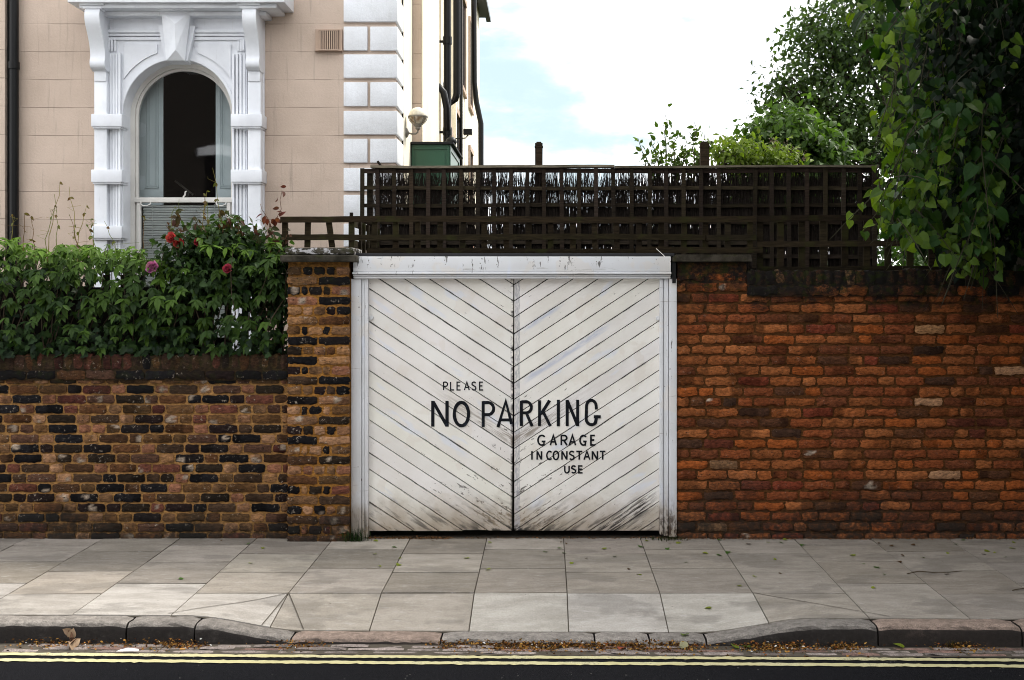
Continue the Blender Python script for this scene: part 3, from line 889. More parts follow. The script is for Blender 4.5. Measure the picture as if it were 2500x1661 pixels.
def leaf(sign, width):
    b = MB(); SL, PIT, ZL = .655, .1278, 1.839
    x_in = .004
    for k in range(-22, 14):
        za, zb = ZL+(k-1)*PIT, ZL+k*PIT
        hg = .0036
        poly = [(x_in, za+hg+SL*x_in), (width, za+hg+SL*width), (width, zb-hg+SL*width), (x_in, zb-hg+SL*x_in)]
        poly = clip(poly, 0, 1, GZ1)
        if sign < 0 and len(poly) > 2: poly = clip(poly, -1, -.0055, -.0145)      # the left leaf has dropped: gap opens downwards
        if len(poly) > 2: poly = clip(poly, 0, -1, -(GZ0+rng.normal(0, .0025)))
        pp = []
        for p in poly:
            if not pp or math.hypot(p[0]-pp[-1][0], p[1]-pp[-1][1]) > 1e-4: pp.append(p)
        if len(pp) > 1 and math.hypot(pp[0][0]-pp[-1][0], pp[0][1]-pp[-1][1]) < 1e-4: pp.pop()
        poly = pp
        if len(poly) < 3: continue
        A = abs(sum(poly[i][0]*poly[(i+1) % len(poly)][1]-poly[(i+1) % len(poly)][0]*poly[i][1] for i in range(len(poly)))/2)
        if A < .0006: continue
        ins = inset(poly, .0014)
        c = np.array((.78, .755, .72))*rng.uniform(.955, 1.03)*np.array([1, rng.uniform(.99, 1.01), rng.uniform(.97, 1.03)])
        d0 = rng.normal(0, .0012); n = len(poly)
        if ins is None or A < .004: ins = poly
        mk = lambda P, y: [(JXC+sign*p[0], y, p[1]) for p in P]
        vs = mk(ins, GY+d0)+mk(poly, GY+d0+.0016)+mk(poly, GY+.022)
        fs = [tuple(range(n))]+[(i, n+i, n+(i+1) % n, (i+1) % n) for i in range(n)]+[(n+i, 2*n+i, 2*n+(i+1) % n, n+(i+1) % n) for i in range(n)]
        A2 = sum(poly[i][0]*poly[(i+1) % n][1]-poly[(i+1) % n][0]*poly[i][1] for i in range(n))
        if (A2 > 0) != (sign > 0): fs = [tuple(reversed(f)) for f in fs]
        b.add(vs, fs, c)
    o = b.build('gate_leaf', M_GATE, gate)
    e = MB(); x0, x1 = sorted((JXC+sign*.006, JXC+sign*width)); e.box(x0, x1, GY+.0225, GY+.05, GZ0+.006, GZ1, (.012, .010, .008))
    e.build('backing_board', M_LITTER, o)
    return o
lf_l = leaf(-1, JXC-GX0); lf_r = leaf(1, GX1-JXC)

# painted notice: hand lettered strokes
def arc(cx, cy, rx, ry, a0, a1, n=22): return [(cx+rx*math.cos(R(a0+(a1-a0)*i/n)), cy+ry*math.sin(R(a0+(a1-a0)*i/n))) for i in range(n+1)]
GL = {   # unit box, y down
 'P': [[(0, 0), (0, 1)], [(0, .03), (.5, .03)]+arc(.5, .28, .45, .25, -90, 90)+[(0, .53)]],
 'L': [[(0, 0), (0, .97), (.95, .97)]],
 'E': [[(.9, .03), (.03, .03), (.03, .97), (.95, .97)], [(.03, .48), (.75, .48)]],
 'A': [[(0, 1), (.5, 0), (1, 1)], [(.2, .66), (.8, .66)]],
 'S': [arc(.5, .26, .45, .24, -25, -200, 14)+arc(.5, .74, .47, .24, -80, 150, 18)],
 'G': [arc(.52, .5, .50, .48, -42, -300, 24)+[(.80, .93), (.80, .62)], [(.50, .62), (1.0, .62)]],
 'R': [[(0, 0), (0, 1)], [(0, .03), (.5, .03)]+arc(.5, .27, .45, .24, -90, 90)+[(0, .51)], [(.45, .52), (1, 1)]],
 'I': [[(.5, 0), (.5, 1)]],
 'N': [[(0, 1), (0, 0)], [(.02, .02), (.98, .98)], [(1, 1), (1, 0)]],
 'C': [arc(.55, .5, .53, .48, -45, -315, 24)],
 'O': [arc(.5, .5, .5, .49, 0, 360, 30)],
 'T': [[(0, .03), (1, .03)], [(.5, .03), (.5, 1)]],
 'U': [[(0, 0), (0, .6)]+arc(.5, .62, .5, .36, 180, 0, 16)+[(1, 0)]],
}
lay = [0]
def stroke(mb, pts, wd, y):
    P = [Vector(p) for p in pts]; P = [p for i, p in enumerate(P) if i == 0 or (p-P[i-1]).length > 1e-4]; n = len(P); vs = []
    closed = (P[0]-P[-1]).length < wd*.2 and n > 8
    for i in range(n):
        d0 = (P[i]-P[i-1]).normalized() if i > 0 else ((P[0]-P[-2]).normalized() if closed else None)
        d1 = (P[i+1]-P[i]).normalized() if i < n-1 else ((P[1]-P[0]).normalized() if closed else None)
        if d0 is None: d0 = d1
        if d1 is None: d1 = d0
        t_ = (d0+d1)
        t_ = t_.normalized() if t_.length > 1e-6 else d1
        nn = Vector((-t_.y, t_.x)); k = 1/max(.42, nn.dot(Vector((-d1.y, d1.x))))
        h = wd/2*k*rng.uniform(.92, 1.08)
        vs += [P[i]+nn*h, P[i]-nn*h]
    mb.add([(v.x, y, v.y) for v in vs], [(2*i, 2*i+1, 2*i+3, 2*i+2) for i in range(n-1)], (.01, .01, .015))
def zz(p): 
    u, v = 1000+p[0]/4.72, 900+p[1]/4.72
    return ((u-UX)/gs, EYE-(v-VY)/gs)
def write(leafo, strokes, wd):
    b = MB()
    for s_ in strokes:
        lay[0] += 1
        stroke(b, [zz(p) for p in s_], wd/4.72/gs, GY-.0042-.0002*(lay[0] % 5))
    b.build('lettering', M_LETTER, leafo)
def word(txt, spans, y0, y1):
    out = []
    for ch, (a, c_) in zip(txt, spans):
        for s_ in GL[ch]: out.append([(a+(c_-a)*p[0], y0+(y1-y0)*p[1]) for p in s_])
    return out
write(lf_l, word('PLEASE', [(392, 440), (473, 514), (546, 590), (632, 688), (718, 765), (806, 850)], 154, 250), 15)
write(lf_l, [[(268, 670), (268, 372)], [(272, 382), (430, 660)], [(432, 670), (432, 372)], arc(598, 525, 82, 134, 0, 360, 36)], 38)
write(lf_l, [[(848, 376), (848, 674)], [(848, 393), (905, 393)]+arc(905, 462, 64, 69, -90, 90, 16)+[(848, 531)],
             [(1018, 676), (1108, 378), (1176, 640)], [(1045, 592), (1165, 592)]], 36)
write(lf_r, [[(1288, 372), (1288, 662)], [(1288, 384), (1345, 384)]+arc(1345, 447, 58, 63, -90, 90, 16)+[(1288, 510)], [(1345, 512), (1412, 664)],
             [(1497, 366), (1497, 662)], [(1614, 368), (1512, 528)], [(1538, 496), (1622, 664)],
             [(1714, 360), (1714, 666)], [(1816, 664), (1816, 362)], [(1820, 374), (1934, 652)], [(1936, 664), (1936, 360)],
             [(2152, 472), (2150, 440)]+arc(2094, 440, 56, 74, -4, -180, 14)+[(2036, 560)]+arc(2096, 575, 62, 72, 180, 42, 12)+[(2152, 566)], [(2122, 556), (2202, 556)]], 35)
write(lf_r, word('GARAGE', [(1478, 1566), (1622, 1690), (1748, 1814), (1840, 1912), (1962, 2040), (2088, 2140)], 768, 884), 20)
write(lf_r, word('INCONSTANT', [(1400, 1420), (1470, 1520), (1580, 1640), (1656, 1716), (1756, 1812), (1842, 1896), (1920, 1990), (2010, 2076), (2106, 2164), (2192, 2256)], 952, 1050), 18)
write(lf_r, word('USE', [(1788, 1838), (1866, 1914), (1948, 1996)], 1120, 1204), 18)

# frame: posts with stop beads, deep head with mouldings
WF = (.66, .672, .70)
fr = MB()
pl0, pl1 = W(858, 0, 0).x, W(897, 0, 0).x
fr.box(pl0, pl0+.078, -.012, .09, .0, 2.012, WF, .004)
fr.box(pl0+.081, pl0+.098, .004, .09, .0, 2.012, WF, .003); fr.box(pl0+.100, pl1+.006, -.004, .09, .008, 2.012, WF, .006)
fr.build('gate_post', M_FRAME, gate, smooth=True, auto=35)
fr = MB()
pr0, pr1 = W(1612, 0, 0).x, W(1652, 0, 0).x
fr.box(pr0-.004, pr0+.024, -.004, .09, .03, 2.012, WF, .006); fr.box(pr0+.027, pr0+.062, .002, .09, .02, 2.012, WF, .004)
fr.box(pr0+.066, pr1, -.012, .09, .012, 2.012, WF, .005)
fo = fr.build('gate_post', M_FRAME, gate, smooth=True, auto=35)
hd_ = MB()
hx0, hx1 = W(862, 0, -.05).x, W(1638, 0, -.05).x
hd_.box(hx0, hx1, -.052, .05, 2.066, 2.184, WF, .005)
hd_.box(hx0-.006, hx1+.004, -.062, .05, 2.047, 2.0635, WF, .006); hd_.box(hx0-.002, hx1, -.046, .05, 2.035, 2.0445, WF, .003)
hd_.box(hx0, hx1, -.034, .05, 2.014, 2.032, WF, .005)
hd_.build('gate_head', M_FRAME, gate, smooth=True, auto=35)
b = MB(); b.box(W(1641, 0, -.02).x, W(1650, 0, -.02).x, -.03, .04, 1.98, 2.14, (1, 1, 1), .003); b.build('iron_strap', M_BLACK, gate)
for (u, v) in ((907, 776), (1606, 777)):
    b = MB(); p = W(u, v, GY); b.lathe((p.x, GY-.012, p.z), [(.014, 0), (.017, .004), (.017, .012)], 16, WF, 'y')
    b.build('bolt_head', M_FRAME, gate)
garage = thing('garage', 'low dark garage behind the white gate, its flat felt roof edge showing above', 'garage', (-.25, .1, 0))
b = MB()
b.box(-1.50, -1.46, .10, 3.4, 0, 2.18); b.box(.97, 1.0, .31, 3.4, 0, 2.18); b.box(-1.459, .969, 3.36, 3.4, 0, 2.18)
b.build('wall', M_DARK, garage)
b = MB(); b.box(-1.51, .99, .0, 3.45, 2.188, 2.212, (1, 1, 1), .004); b.build('felt_roof', M_FELT, garage)
b = MB(); b.box(-1.455, .965, .045, 3.35, -.02, -.004); b.build('floor', M_JOINT, garage)
b = MB(); p, q = D(1512, 573, .0), D(1546, 606, -.04)
b.tube([p, p.lerp(q, .5)+Vector((0, 0, .004)), q], .0022, (.6, .6, .55), 6)
tag(b.build('loose_wire', M_WARMWHITE), 'thin pale loose wire slanting up from the right end of the gate head', 'wire')

# ------------------------------------------------------------------ trellises
def slat(par, nm, x0, x1, z0, z1, y0, y1, tilt=0, m=None):
    mb = MB()
    g_ = rng.uniform(.65, 1.4); c = np.array((g_, g_*rng.uniform(.93, 1.05), g_*rng.uniform(.82, 1.05)))
    if z1-z0 > x1-x0:      # upright
        o = rng.normal(0, .003)
        mb.add([(x0, y0, z0), (x1, y0, z0), (x1+tilt+o, y0, z1), (x0+tilt+o, y0, z1), (x0, y1, z0), (x1, y1, z0), (x1+tilt+o, y1, z1), (x0+tilt+o, y1, z1)],
               [(0, 1, 2, 3), (5, 4, 7, 6), (1, 5, 6, 2), (4, 0, 3, 7), (3, 2, 6, 7), (4, 5, 1, 0)], c)
    else:
        N = max(2, int((x1-x0)/.18)); vs = []; k = rng.uniform(0, 6)
        for i in range(N+1):
            x = x0+(x1-x0)*i/N; o = .004*math.sin(x*2.1+k)+rng.normal(0, .0012)
            vs += [(x, y0, z0+o), (x, y0, z1+o), (x, y1, z1+o), (x, y1, z0+o)]
        fs = [(4*i+a, 4*i+4+a, 4*i+4+(a+1) % 4, 4*i+(a+1) % 4) for i in range(N) for a in range(4)]
        fs = [tuple(reversed(f)) for f in fs]+[(0, 1, 2, 3), (4*N+3, 4*N+2, 4*N+1, 4*N)]
        mb.add(vs, fs, c)
    return mb.build(nm, m or M_TRE2, par)
def zv(v, y): return W(0, v, y).z
def xu(u, y): return W(u, 0, y).x
TY = .12
tr1 = thing('low_trellis', 'long low mossy wooden trellis running over the gate head from the left pier', 'trellis', (-.3, TY, 2.2))
PAR, NM = tr1, 'rail'
slat(PAR, NM, xu(684, TY), xu(1847, TY), zv(543, TY), zv(528.5, TY), TY, TY+.022)
slat(PAR, NM, xu(684, TY), xu(1722, TY), zv(586, TY), zv(572, TY), TY, TY+.022); slat(PAR, NM, xu(1725, TY), xu(1847, TY), zv(588, TY), zv(574, TY), TY+.004, TY+.024)
slat(PAR, NM, xu(897, TY), xu(1549, TY), zv(620.5, TY), zv(607, TY), TY, TY+.022); slat(PAR, NM, xu(1552, TY), xu(1862, TY), zv(617.5, TY), zv(603, TY), TY-.008, TY+.016)
NM = 'upright'
for k in range(22):
    u = 694+54.2*k
    if u > 1842: break
    lo = 618 if u > 880 else (628 if k == 0 else 604)
    tl = -.03 if k == 2 else rng.normal(0, .004)
    slat(PAR, NM, xu(u-7, TY)+(.022 if k == 2 else 0), xu(u+7, TY)+(.022 if k == 2 else 0), zv(lo, TY), zv(531, TY), TY+.0245, TY+.046, tl)
b = MB(); p = W(856, 528, TY); b.box(p.x-.012, p.x+.012, TY+.024, TY+.05, p.z-.02, p.z+.03, (.6, .6, .6))
b.build('stub_post', M_TRE2, tr1)
b = MB()                                             # return along the garage roof edge
for zc_ in (2.452, 2.292): b.box(-1.535, -1.515, TY+.05, 1.50, zc_-.026, zc_+.026, (1.1, 1.1, .95))
for yy in np.arange(.34, 1.5, .2): b.box(-1.513, -1.494, yy, yy+.04, 2.215, 2.475, (.8, .8, .75))
b.build('return_panel', M_TRE2, tr1)

T2 = .15
tr2 = thing('trellis_panel', 'dark wide meshed trellis panel on the mossy right wall, half under lime leaves', 'trellis', (3.3, T2, 2.08))
PAR, NM = tr2, 'rail'
for (v0, v1) in ((540, 525), (602, 588.5), (664, 650)): slat(PAR, NM, xu(1848.5, T2), xu(2420, T2), zv(v0, T2), zv(v1, T2), T2, T2+.022)
NM = 'upright'
for u in (1857, 1907, 1960, 2013, 2065, 2118, 2171, 2225, 2279, 2333, 2387): slat(PAR, NM, xu(u-8, T2), xu(u+8, T2), zv(656, T2), zv(527, T2), T2+.0245, T2+.046, rng.normal(0, .003))

T3 = 1.6
tr3 = thing('tall_trellis', 'tall square meshed brown trellis backed with heather screening, behind the gate', 'trellis', (-.2, T3, 0))
PAR, NM, UL, URR = tr3, 'rail', 880, 2141
for (v0, v1) in ((421.5, 411), (463.5, 454.5), (505.5, 496.5), (547, 538), (597, 588), (632, 622)): slat(PAR, NM, xu(UL, T3), xu(URR, T3), zv(v0, T3), zv(v1, T3), T3+.0225, T3+.043, 0, M_TRE)
NM = 'upright'; xs3 = [883.5, 923] + [923+40.5*k for k in range(1, 10)] + [1328.6, 1372, 1414, 1456, 1499, 1542, 1585, 1627, 1669, 1713, 1755, 1841.6, 1885, 1928, 1971, 2015.5, 2059, 2101, 2136]
for u in xs3: slat(PAR, NM, xu(u-4.9, T3), xu(u+4.9, T3), zv(655, T3), zv(411, T3), T3, T3+.0205, rng.normal(0, .004), M_TRE)
NM = 'capping_rail'; M_CAP = wood_mat('pale_weathered_rail', (.12, .105, .085), .25)
slat(PAR, NM, xu(905, T3), xu(1500, T3), zv(410, T3), zv(404, T3), T3-.02, T3+.07, 0, M_CAP); slat(PAR, NM, xu(1501, T3), xu(URR+4, T3), zv(410, T3), zv(404.5, T3), T3-.02, T3+.07, 0, M_CAP)
def post(u, v, wd):
    b = MB(); x = xu(u, T3+.08); h = wd/2*(DIST+T3+.08)/FPX; zt = zv(v, T3+.08); g0 = (1.15, 1.05, .9)
    b.box(x-h, x+h, T3+.072, T3+.072+2*h, 0, zt-.055, g0, .004)
    b.box(x-h-.004, x+h+.004, T3+.068, T3+.076+2*h, zt-.054, zt-.040, g0, .003)
    b.box(x-h, x+h, T3+.072, T3+.072+2*h, zt-.039, zt-.012, g0, .004)
    b.box(x-h+.012, x+h-.012, T3+.084, T3+.06+2*h, zt-.0118, zt, g0, .004)
    b.build('post', M_TRE, tr3)
post(1315.5, 346, 18.5); post(1721, 345, 21.5)
b = MB(); b.box(xu(897, T3+.1), xu(911, T3+.1), T3+.072, T3+.13, 0, zv(421, T3+.1), (.8, .8, .8), .003)
b.tube([D(836+34, 372, T3), D(879, 384, T3)], .012, (.5, .5, .5), 6)
b.build('post', M_TRE, tr3)
# heather screen wired behind it: upright twigs in three overlapping bands
b = MB()
def dens(u, v, bi):
    G_ = lambda c, w_, a: a*math.exp(-((u-c)/w_)**2)
    gap = (.03+G_(1220, 190, .42)+G_(1450, 130, .38), G_(1190, 75, .80)+G_(1395, 55, .55)+G_(1530, 90, .2)+G_(1960, 70, .5), G_(1195, 65, .80)+G_(1400, 45, .35)+G_(1960, 60, .2), G_(1195, 55, .70))[bi]
    gap *= .75+.25*math.sin(u*.19)
    return 1-gap
tri = [(math.cos(a), math.sin(a)) for a in (0.3, 2.4, 4.5)]
bands = [(424, 414, 472), (466, 452, 540), (508, 500, 600), (560, 548, 662)]
tv_, tf_ = [], []
for bi, (vt, vtt, vb) in enumerate(bands):
    for i in range(6200):
        u = rng.uniform(916, 2140); v0 = vt+rng.normal(0, 5) if bi else (411 if rng.random() < .58 else 436+rng.normal(0, 5))
        if rng.random() > dens(u, v0, bi)*(.72 if v0 == 411 else 1): continue
        y = T3+.048+rng.uniform(0, .02)
        x = xu(u, y); za, zb = zv(v0, y), zv(vb+rng.normal(0, 5), y)
        ln = rng.normal(0, .022); r0 = rng.uniform(.0012, .0033)
        m_ = len(tv_)
        for (px, py) in tri: tv_.append((x+px*r0*1.3, y+py*r0, zb))
        for (px, py) in tri: tv_.append((x+ln+px*r0*.5, y+py*r0*.5, za))
        tf_ += [(m_, m_+1, m_+4, m_+3), (m_+1, m_+2, m_+5, m_+4), (m_+2, m_, m_+3, m_+5)]
cc = np.repeat(np.array([[.022, .017, .014]])*rng.uniform(.4, 1.7, (len(tv_)//6, 1)), 6, 0)
b.add(tv_, tf_, cc)
b.build('heather_screen', M_BRUSH, tr3)
# ------------------------------------------------------------------ the house
HY = 2.7
house = thing('house', 'pink stucco Victorian house with ornate white arched window and white quoins', 'house', (-4.0, HY, 0))
CX = xu(966, HY)                       # right front corner
HTOP = 8.3
HS = FPX/(DIST+HY)
def Z(zx, zy, y): return W(zx/2.376, zy/2.376, y)
YP = 2.60
xc, zc, ra = Z(1032, 660, YP).x, Z(1032, 662, YP).z, Z(1032+317, 0, YP).x-Z(1032, 0, YP).x
b = MB()
ox0, ox1 = xc-ra-.1, xc+ra+.1
b.box(-9, ox0, HY, HY+.3, 0, HTOP); b.box(ox1, CX-.001, HY, HY+.3, 0, HTOP); b.box(ox0, ox1, HY, HY+.3, zc+ra+.1, HTOP); b.box(ox0, ox1, HY, HY+.3, 0, .9)
b.build('front_wall', M_PINK, house)
b = MB(); b.box(-9, Z(28, 0, HY-.1).x, HY-.10, HY-.001, 0, HTOP); b.build('bay_wall', M_PINK, house)
# side of the house, in the sun
b = MB()
xs_ = CX
b.box(CX-.3, CX, HY+.301, 17.2, 0, HTOP)
b.box(-9, CX-.301, 16.9, 17.2, 0, HTOP)
b.box(-9, -8.7, HY+.301, 16.9, 0, HTOP)
b.build('side_wall', M_SUNLIT, house)
BY = 4.15; BX = W(1029, 0, BY).x
b = MB(); b.box(CX+.001, BX, BY, 6.2, 0, HTOP); o = b.build('chimney_breast', M_PINK, house)
b = MB(); b.box(BX+.001, BX+.012, BY+.004, 6.2, 0, HTOP); b.build('chimney_breast_side', M_SUNLIT, house)  # thin sheet giving the breast's flank the painted sunlit tone
b = MB(); b.box(CX-.05, BX-.0, 6.6, 6.9, 0, HTOP); b.box(CX+.001, CX+.09, 9.3, 9.5, 0, HTOP)
b.build('side_pilaster', M_SUNLIT, house)
b = MB()
b.box(-9, CX+.16, 6.4, 17.6, HTOP-.06, HTOP+.12); b.box(CX+.14, CX+.24, 9.0, 17.6, HTOP-.16, HTOP-.0605)
b.build('eaves', M_BLACK, house)
b = MB(); b.box(-9.2, CX+.1, HY-.1, 17.4, HTOP+.13, HTOP+.3); b.build('roof', M_FELT, house)
# quoins
rows_d = [(-10, 52), (63, 118), (127, 181), (191, 246), (257, 311), (321, 376), (388, 441), (450, 505), (516, 569)]
QX0, QX1 = D(793, 0, HY).x, CX
QM = D(851, 0, HY).x
for i, (a, c_) in enumerate(rows_d):
    z0, z1 = D(0, c_, HY).z, D(0, a, HY).z
    spl = [(QX0, QX1)] if i % 2 == 0 else [(QX0, QM-.014), (QM+.014, QX1)]
    for (p, q) in spl:
        b = MB(); last = q == QX1
        b.box(p, q+(.022 if last else 0), HY-.035, HY+.46 if last else HY-.002, z0, z1, (1, 1, 1), .008)
        b.build('quoin', M_QUOIN, house, smooth=True, auto=40)
b = MB(); b.box(CX+.001, CX+.018, HY+.475, HY+.50, 0, HTOP); b.build('shadow_strip', M_BLACK, house)  # black strip standing in for the shadow gap beside the quoins
# air vent
b = MB(); p0, p1 = D(728, 120, HY), D(790, 69, HY)
b.box(p0.x, p1.x, HY-.03, HY-.001, p0.z+.02, p1.z, (1, 1, 1), .004); b.box(p0.x-.004, p1.x+.004, HY-.05, HY-.001, p0.z, p0.z+.019, (1, 1, 1), .004)
vent = b.build('air_vent', M_BUFF, house)
b = MB(); q0, q1 = D(737, 117, HY-.03), D(780, 70, HY-.03)
b.box(q0.x, q1.x, HY-.034, HY-.0305, q0.z, q1.z); b.build('vent_opening', M_DARK, vent)
b = MB()
for k in range(10):
    x = q0.x+(q1.x-q0.x)*(k+.5)/10; b.box(x-.005, x+.005, HY-.06, HY-.0345, q0.z, q1.z, (1.1, 1.1, 1.1))
for zz_ in (q0.z, q1.z-.006): b.box(q0.x-.006, q1.x+.006, HY-.062, HY-.0346, zz_-.004, zz_+.008)
b.build('vent_grille', M_BUFF, vent)
# ---- window surround
b = MB(); DEP = HY+.12
def band_arch(mb, r0, r1, y0, y1, zb, N=40, cx=None, cz=None, a0=0, a1=180, legs=True):
    cx = xc if cx is None else cx; cz = zc if cz is None else cz
    ring = [(a0+(a1-a0)*i/N) for i in range(N+1)]
    P0 = [(cx+r0*math.cos(R(a)), cz+r0*math.sin(R(a))) for a in ring]; P1 = [(cx+r1*math.cos(R(a)), cz+r1*math.sin(R(a))) for a in ring]
    if legs:
        P0 = [(cx+r0, zb)]+P0+[(cx-r0, zb)]; P1 = [(cx+r1, zb)]+P1+[(cx-r1, zb)]
    n = len(P0); vs = []
    for i in range(n):
        vs += [(P0[i][0], y0, P0[i][1]), (P1[i][0], y0, P1[i][1]), (P1[i][0], y1, P1[i][1]), (P0[i][0], y1, P0[i][1])]
    fs = [(4*i+a, 4*i+(a+1) % 4, 4*i+4+(a+1) % 4, 4*i+4+a) for i in range(n-1) for a in range(4)]
    fs += [(3, 2, 1, 0), (4*n-4, 4*n-3, 4*n-2, 4*n-1)]
    mb.add(vs, fs)
ZBOT = 1.0
SL0, SR1 = Z(622, 0, YP).x, Z(1432, 0, YP).x
STOP = Z(0, 60, YP).z
# plate with the arched opening
N = 48; vs = []; fs = []
outl = [(xc+ra*math.cos(math.pi*i/N), zc+ra*math.sin(math.pi*i/N)) for i in range(N+1)]
for (x, z) in outl: vs += [(x, YP, z), (x, DEP, z), (x, YP, STOP)]
for i in range(N): fs += [(3*i, 3*i+2, 3*i+5, 3*i+3), (3*i, 3*i+3, 3*i+4, 3*i+1)]
b.add(vs, [tuple(reversed(f)) for f in fs])
for (a, c_) in ((SL0, xc-ra), (xc+ra, SR1)): b.box(a, c_, YP, DEP, ZBOT, zc-.0005)
for (a, c_) in ((SL0, xc-ra-.0005), (xc+ra+.0005, SR1)): b.box(a, c_, YP, DEP, zc, STOP)
# raised edge to the opening and horizontal mouldings
band_arch(b, ra+.002, ra+.030, YP-.010, YP-.001, zc-.0)
for (z0_, z1_, pr_) in ((178, 196, .05), (199, 214, .035), (218, 236, .02)):
    p, q = Z(630, z1_, YP), Z(1424, z0_, YP); b.box(p.x, q.x, YP-pr_, YP-.001, p.z, q.z, (1, 1, 1), .004)
for s_, xs2 in ((1, (632, 648, 664)), (-1, (1424, 1408, 1392))):
    for k, zx in enumerate(xs2):
        p, q = Z(zx, 300, YP), Z(zx+s_*13, 236, YP); b.box(p.x, q.x, YP-.045+.014*k, YP-.0012, p.z, q.z, (1, 1, 1), .003)
# fluted inner pilasters
for (a, c_, rv) in ((636, 712, 1), (1350, 1428, -1)):
    for k in range(4):
        x0_ = a+(c_-a)*(k/4+.03); p, q = Z(x0_, 0, YP), Z(x0_+(c_-a)*.17, 0, YP)
        pr_ = .012+.012*(k if rv > 0 else 3-k)
        b.box(p.x, q.x, YP-pr_, YP-.0014, ZBOT, Z(0, 320, YP).z+.004*k, (1, 1, 1), .004)
# outer pilasters
YO = 2.53
for (a, c_) in ((546, 619), (1436, 1512)):
    p, q = Z(a, 0, YO), Z(c_, 470, YO); b.box(p.x, q.x, YO, HY-.001, ZBOT, q.z, (1, 1, 1), .006)
    p, q = Z(a+2, 474, YO), Z(c_-2, 415, YO); b.box(p.x, q.x, YO-.012, HY-.001, p.z, q.z, (1, 1, 1), .006)
p, q = Z(1500, 0, HY-.06), Z(1530, 50, HY-.06); b.box(p.x, q.x, HY-.06, HY-.0015, ZBOT, q.z, (1, 1, 1), .005)
surround = b.build('window_surround', M_WHITE, house, smooth=True, auto=35)
for (z0_, z1_) in ((735, 661), (1057, 984), (1382, 1311)):
    for (a, c_) in ((527, 706), (1337, 1519)):
        b = MB(); y_ = 2.49; p, q = Z(a, z0_, y_), Z(c_, z1_, y_)
        if a > 1000: p.x = max(p.x, xc+ra-.022)
        b.box(p.x, q.x, y_, HY-.002, p.z, q.z, (1, 1, 1), .008)
        b.box(p.x+.012, q.x-.012, y_+.014, HY-.0025, p.z-.016, p.z-.0005, (1, 1, 1), .004)
        b.build('pilaster_band', M_WHITE, surround, smooth=True, auto=35)
# scroll brackets
for (a, c_) in ((520, 606), (1424, 1503)):
    x0_, x1_ = Z(a, 0, 2.45).x, Z(c_, 0, 2.45).x
    zt, zb = Z(0, 62, 2.4).z, Z(0, 412, 2.5).z; h = zt-zb
    prof = [(HY-.001, zt), (2.34, zt)]
    pts = [(2.325, .03), (2.315, .10), (2.32, .18), (2.34, .27), (2.375, .36), (2.41, .46), (2.44, .56), (2.458, .66), (2.465, .74), (2.462, .80), (2.452, .83), (2.447, .88), (2.452, .93), (2.47, .965), (2.50, .985), (2.52, 1.0)]
    prof += [(y_, zt-h*f_) for (y_, f_) in pts]+[(HY-.001, zb)]
    b = MB(); b.prism(prof, 'x', x0_, x1_)
    b.box(x0_-.02, x1_+.02, 2.325, HY-.0016, zt+.001, zt+.03, (1, 1, 1), .006); b.box(x0_-.045, x1_+.045, 2.305, HY-.0018, zt+.031, zt+.062, (1, 1, 1), .008)
    b.build('scroll_bracket', M_WHITE, surround, smooth=True, auto=35)
# keystone with faceted face
b = MB(); YK = 2.47
tl, tr_, bl, br = Z(935, 70, YK), Z(1105, 70, YK), Z(965, 352, YK), Z(1070, 352, YK)
at_, ab = Z(1015, 140, YK-.07), Z(1018, 290, YK-.07)
V = [tl, tr_, br, bl, at_, ab]; bk = [Vector((p.x, HY-.02, p.z)) for p in V[:4]]
b.add([p[:] for p in V+bk], [(0, 4, 1), (1, 4, 5, 2), (2, 5, 3), (3, 5, 4, 0), (0, 1, 7, 6), (1, 2, 8, 7), (2, 3, 9, 8), (3, 0, 6, 9)])
YF = 2.52
for P in (((916, 145), (946, 145), (980, 352), (958, 352)), ((1096, 150), (1133, 150), (1088, 352), (1060, 352))):
    P = [Z(*p, YF) for p in P]; b.prism([(p.x, p.z) for p in P], 'y', YF, YP-.002)
p, q = Z(915, 66, 2.42), Z(1125, 40, 2.42); b.box(p.x, q.x, 2.38, HY-.003, p.z+.004, q.z, (1, 1, 1), .006)
p, q = Z(905, 38, 2.42), Z(1140, 15, 2.42); b.box(p.x, q.x, 2.36, HY-.0032, p.z+.003, q.z, (1, 1, 1), .006)
b.build('keystone', M_WHITE, surround)
# raised spandrel panels
for s_ in (-1, 1):
    e0 = Z(722, 262, YP).x if s_ < 0 else Z(1341, 262, YP).x
    e1 = Z(914, 262, YP).x if s_ < 0 else Z(1150, 262, YP).x
    zt = Z(0, 260, YP).z; r2 = ra+.092
    pts = [(e0, zt), (e1, zt)]
    a1_ = math.acos(min(1, abs(e1-xc)/r2)); a0_ = math.acos(min(1, abs(e0-xc)/r2)) if abs(e0-xc) < r2 else .12
    for i in range(15):
        a = a1_+(a0_-a1_)*i/14; pts.append((xc+s_*r2*math.cos(a), zc+r2*math.sin(a)))
    pts.append((e0, pts[-1][1]))
    b = MB(); b.prism(pts, 'y', YP-.016, YP-.0005); b.build('spandrel_panel', M_WHITE, surround)
# cornice over the window
b = MB(); p, q = Z(390, 16, 2.27), Z(1650, 2, 2.27)
zc0 = Z(0, 14, 2.27).z
b.box(p.x, q.x, 2.27, HY-.0036, zc0, zc0+.20, (1, 1, 1), .01); b.box(p.x+.09, q.x-.09, 2.33, HY-.004, zc0-.04, zc0-.001, (1, 1, 1), .012)
b.box(p.x+.20, q.x-.22, 2.46, HY-.0045, zc0-.085, zc0-.041, (1, 1, 1), .012)
b.build('cornice', M_WHITE, surround, smooth=True, auto=35)
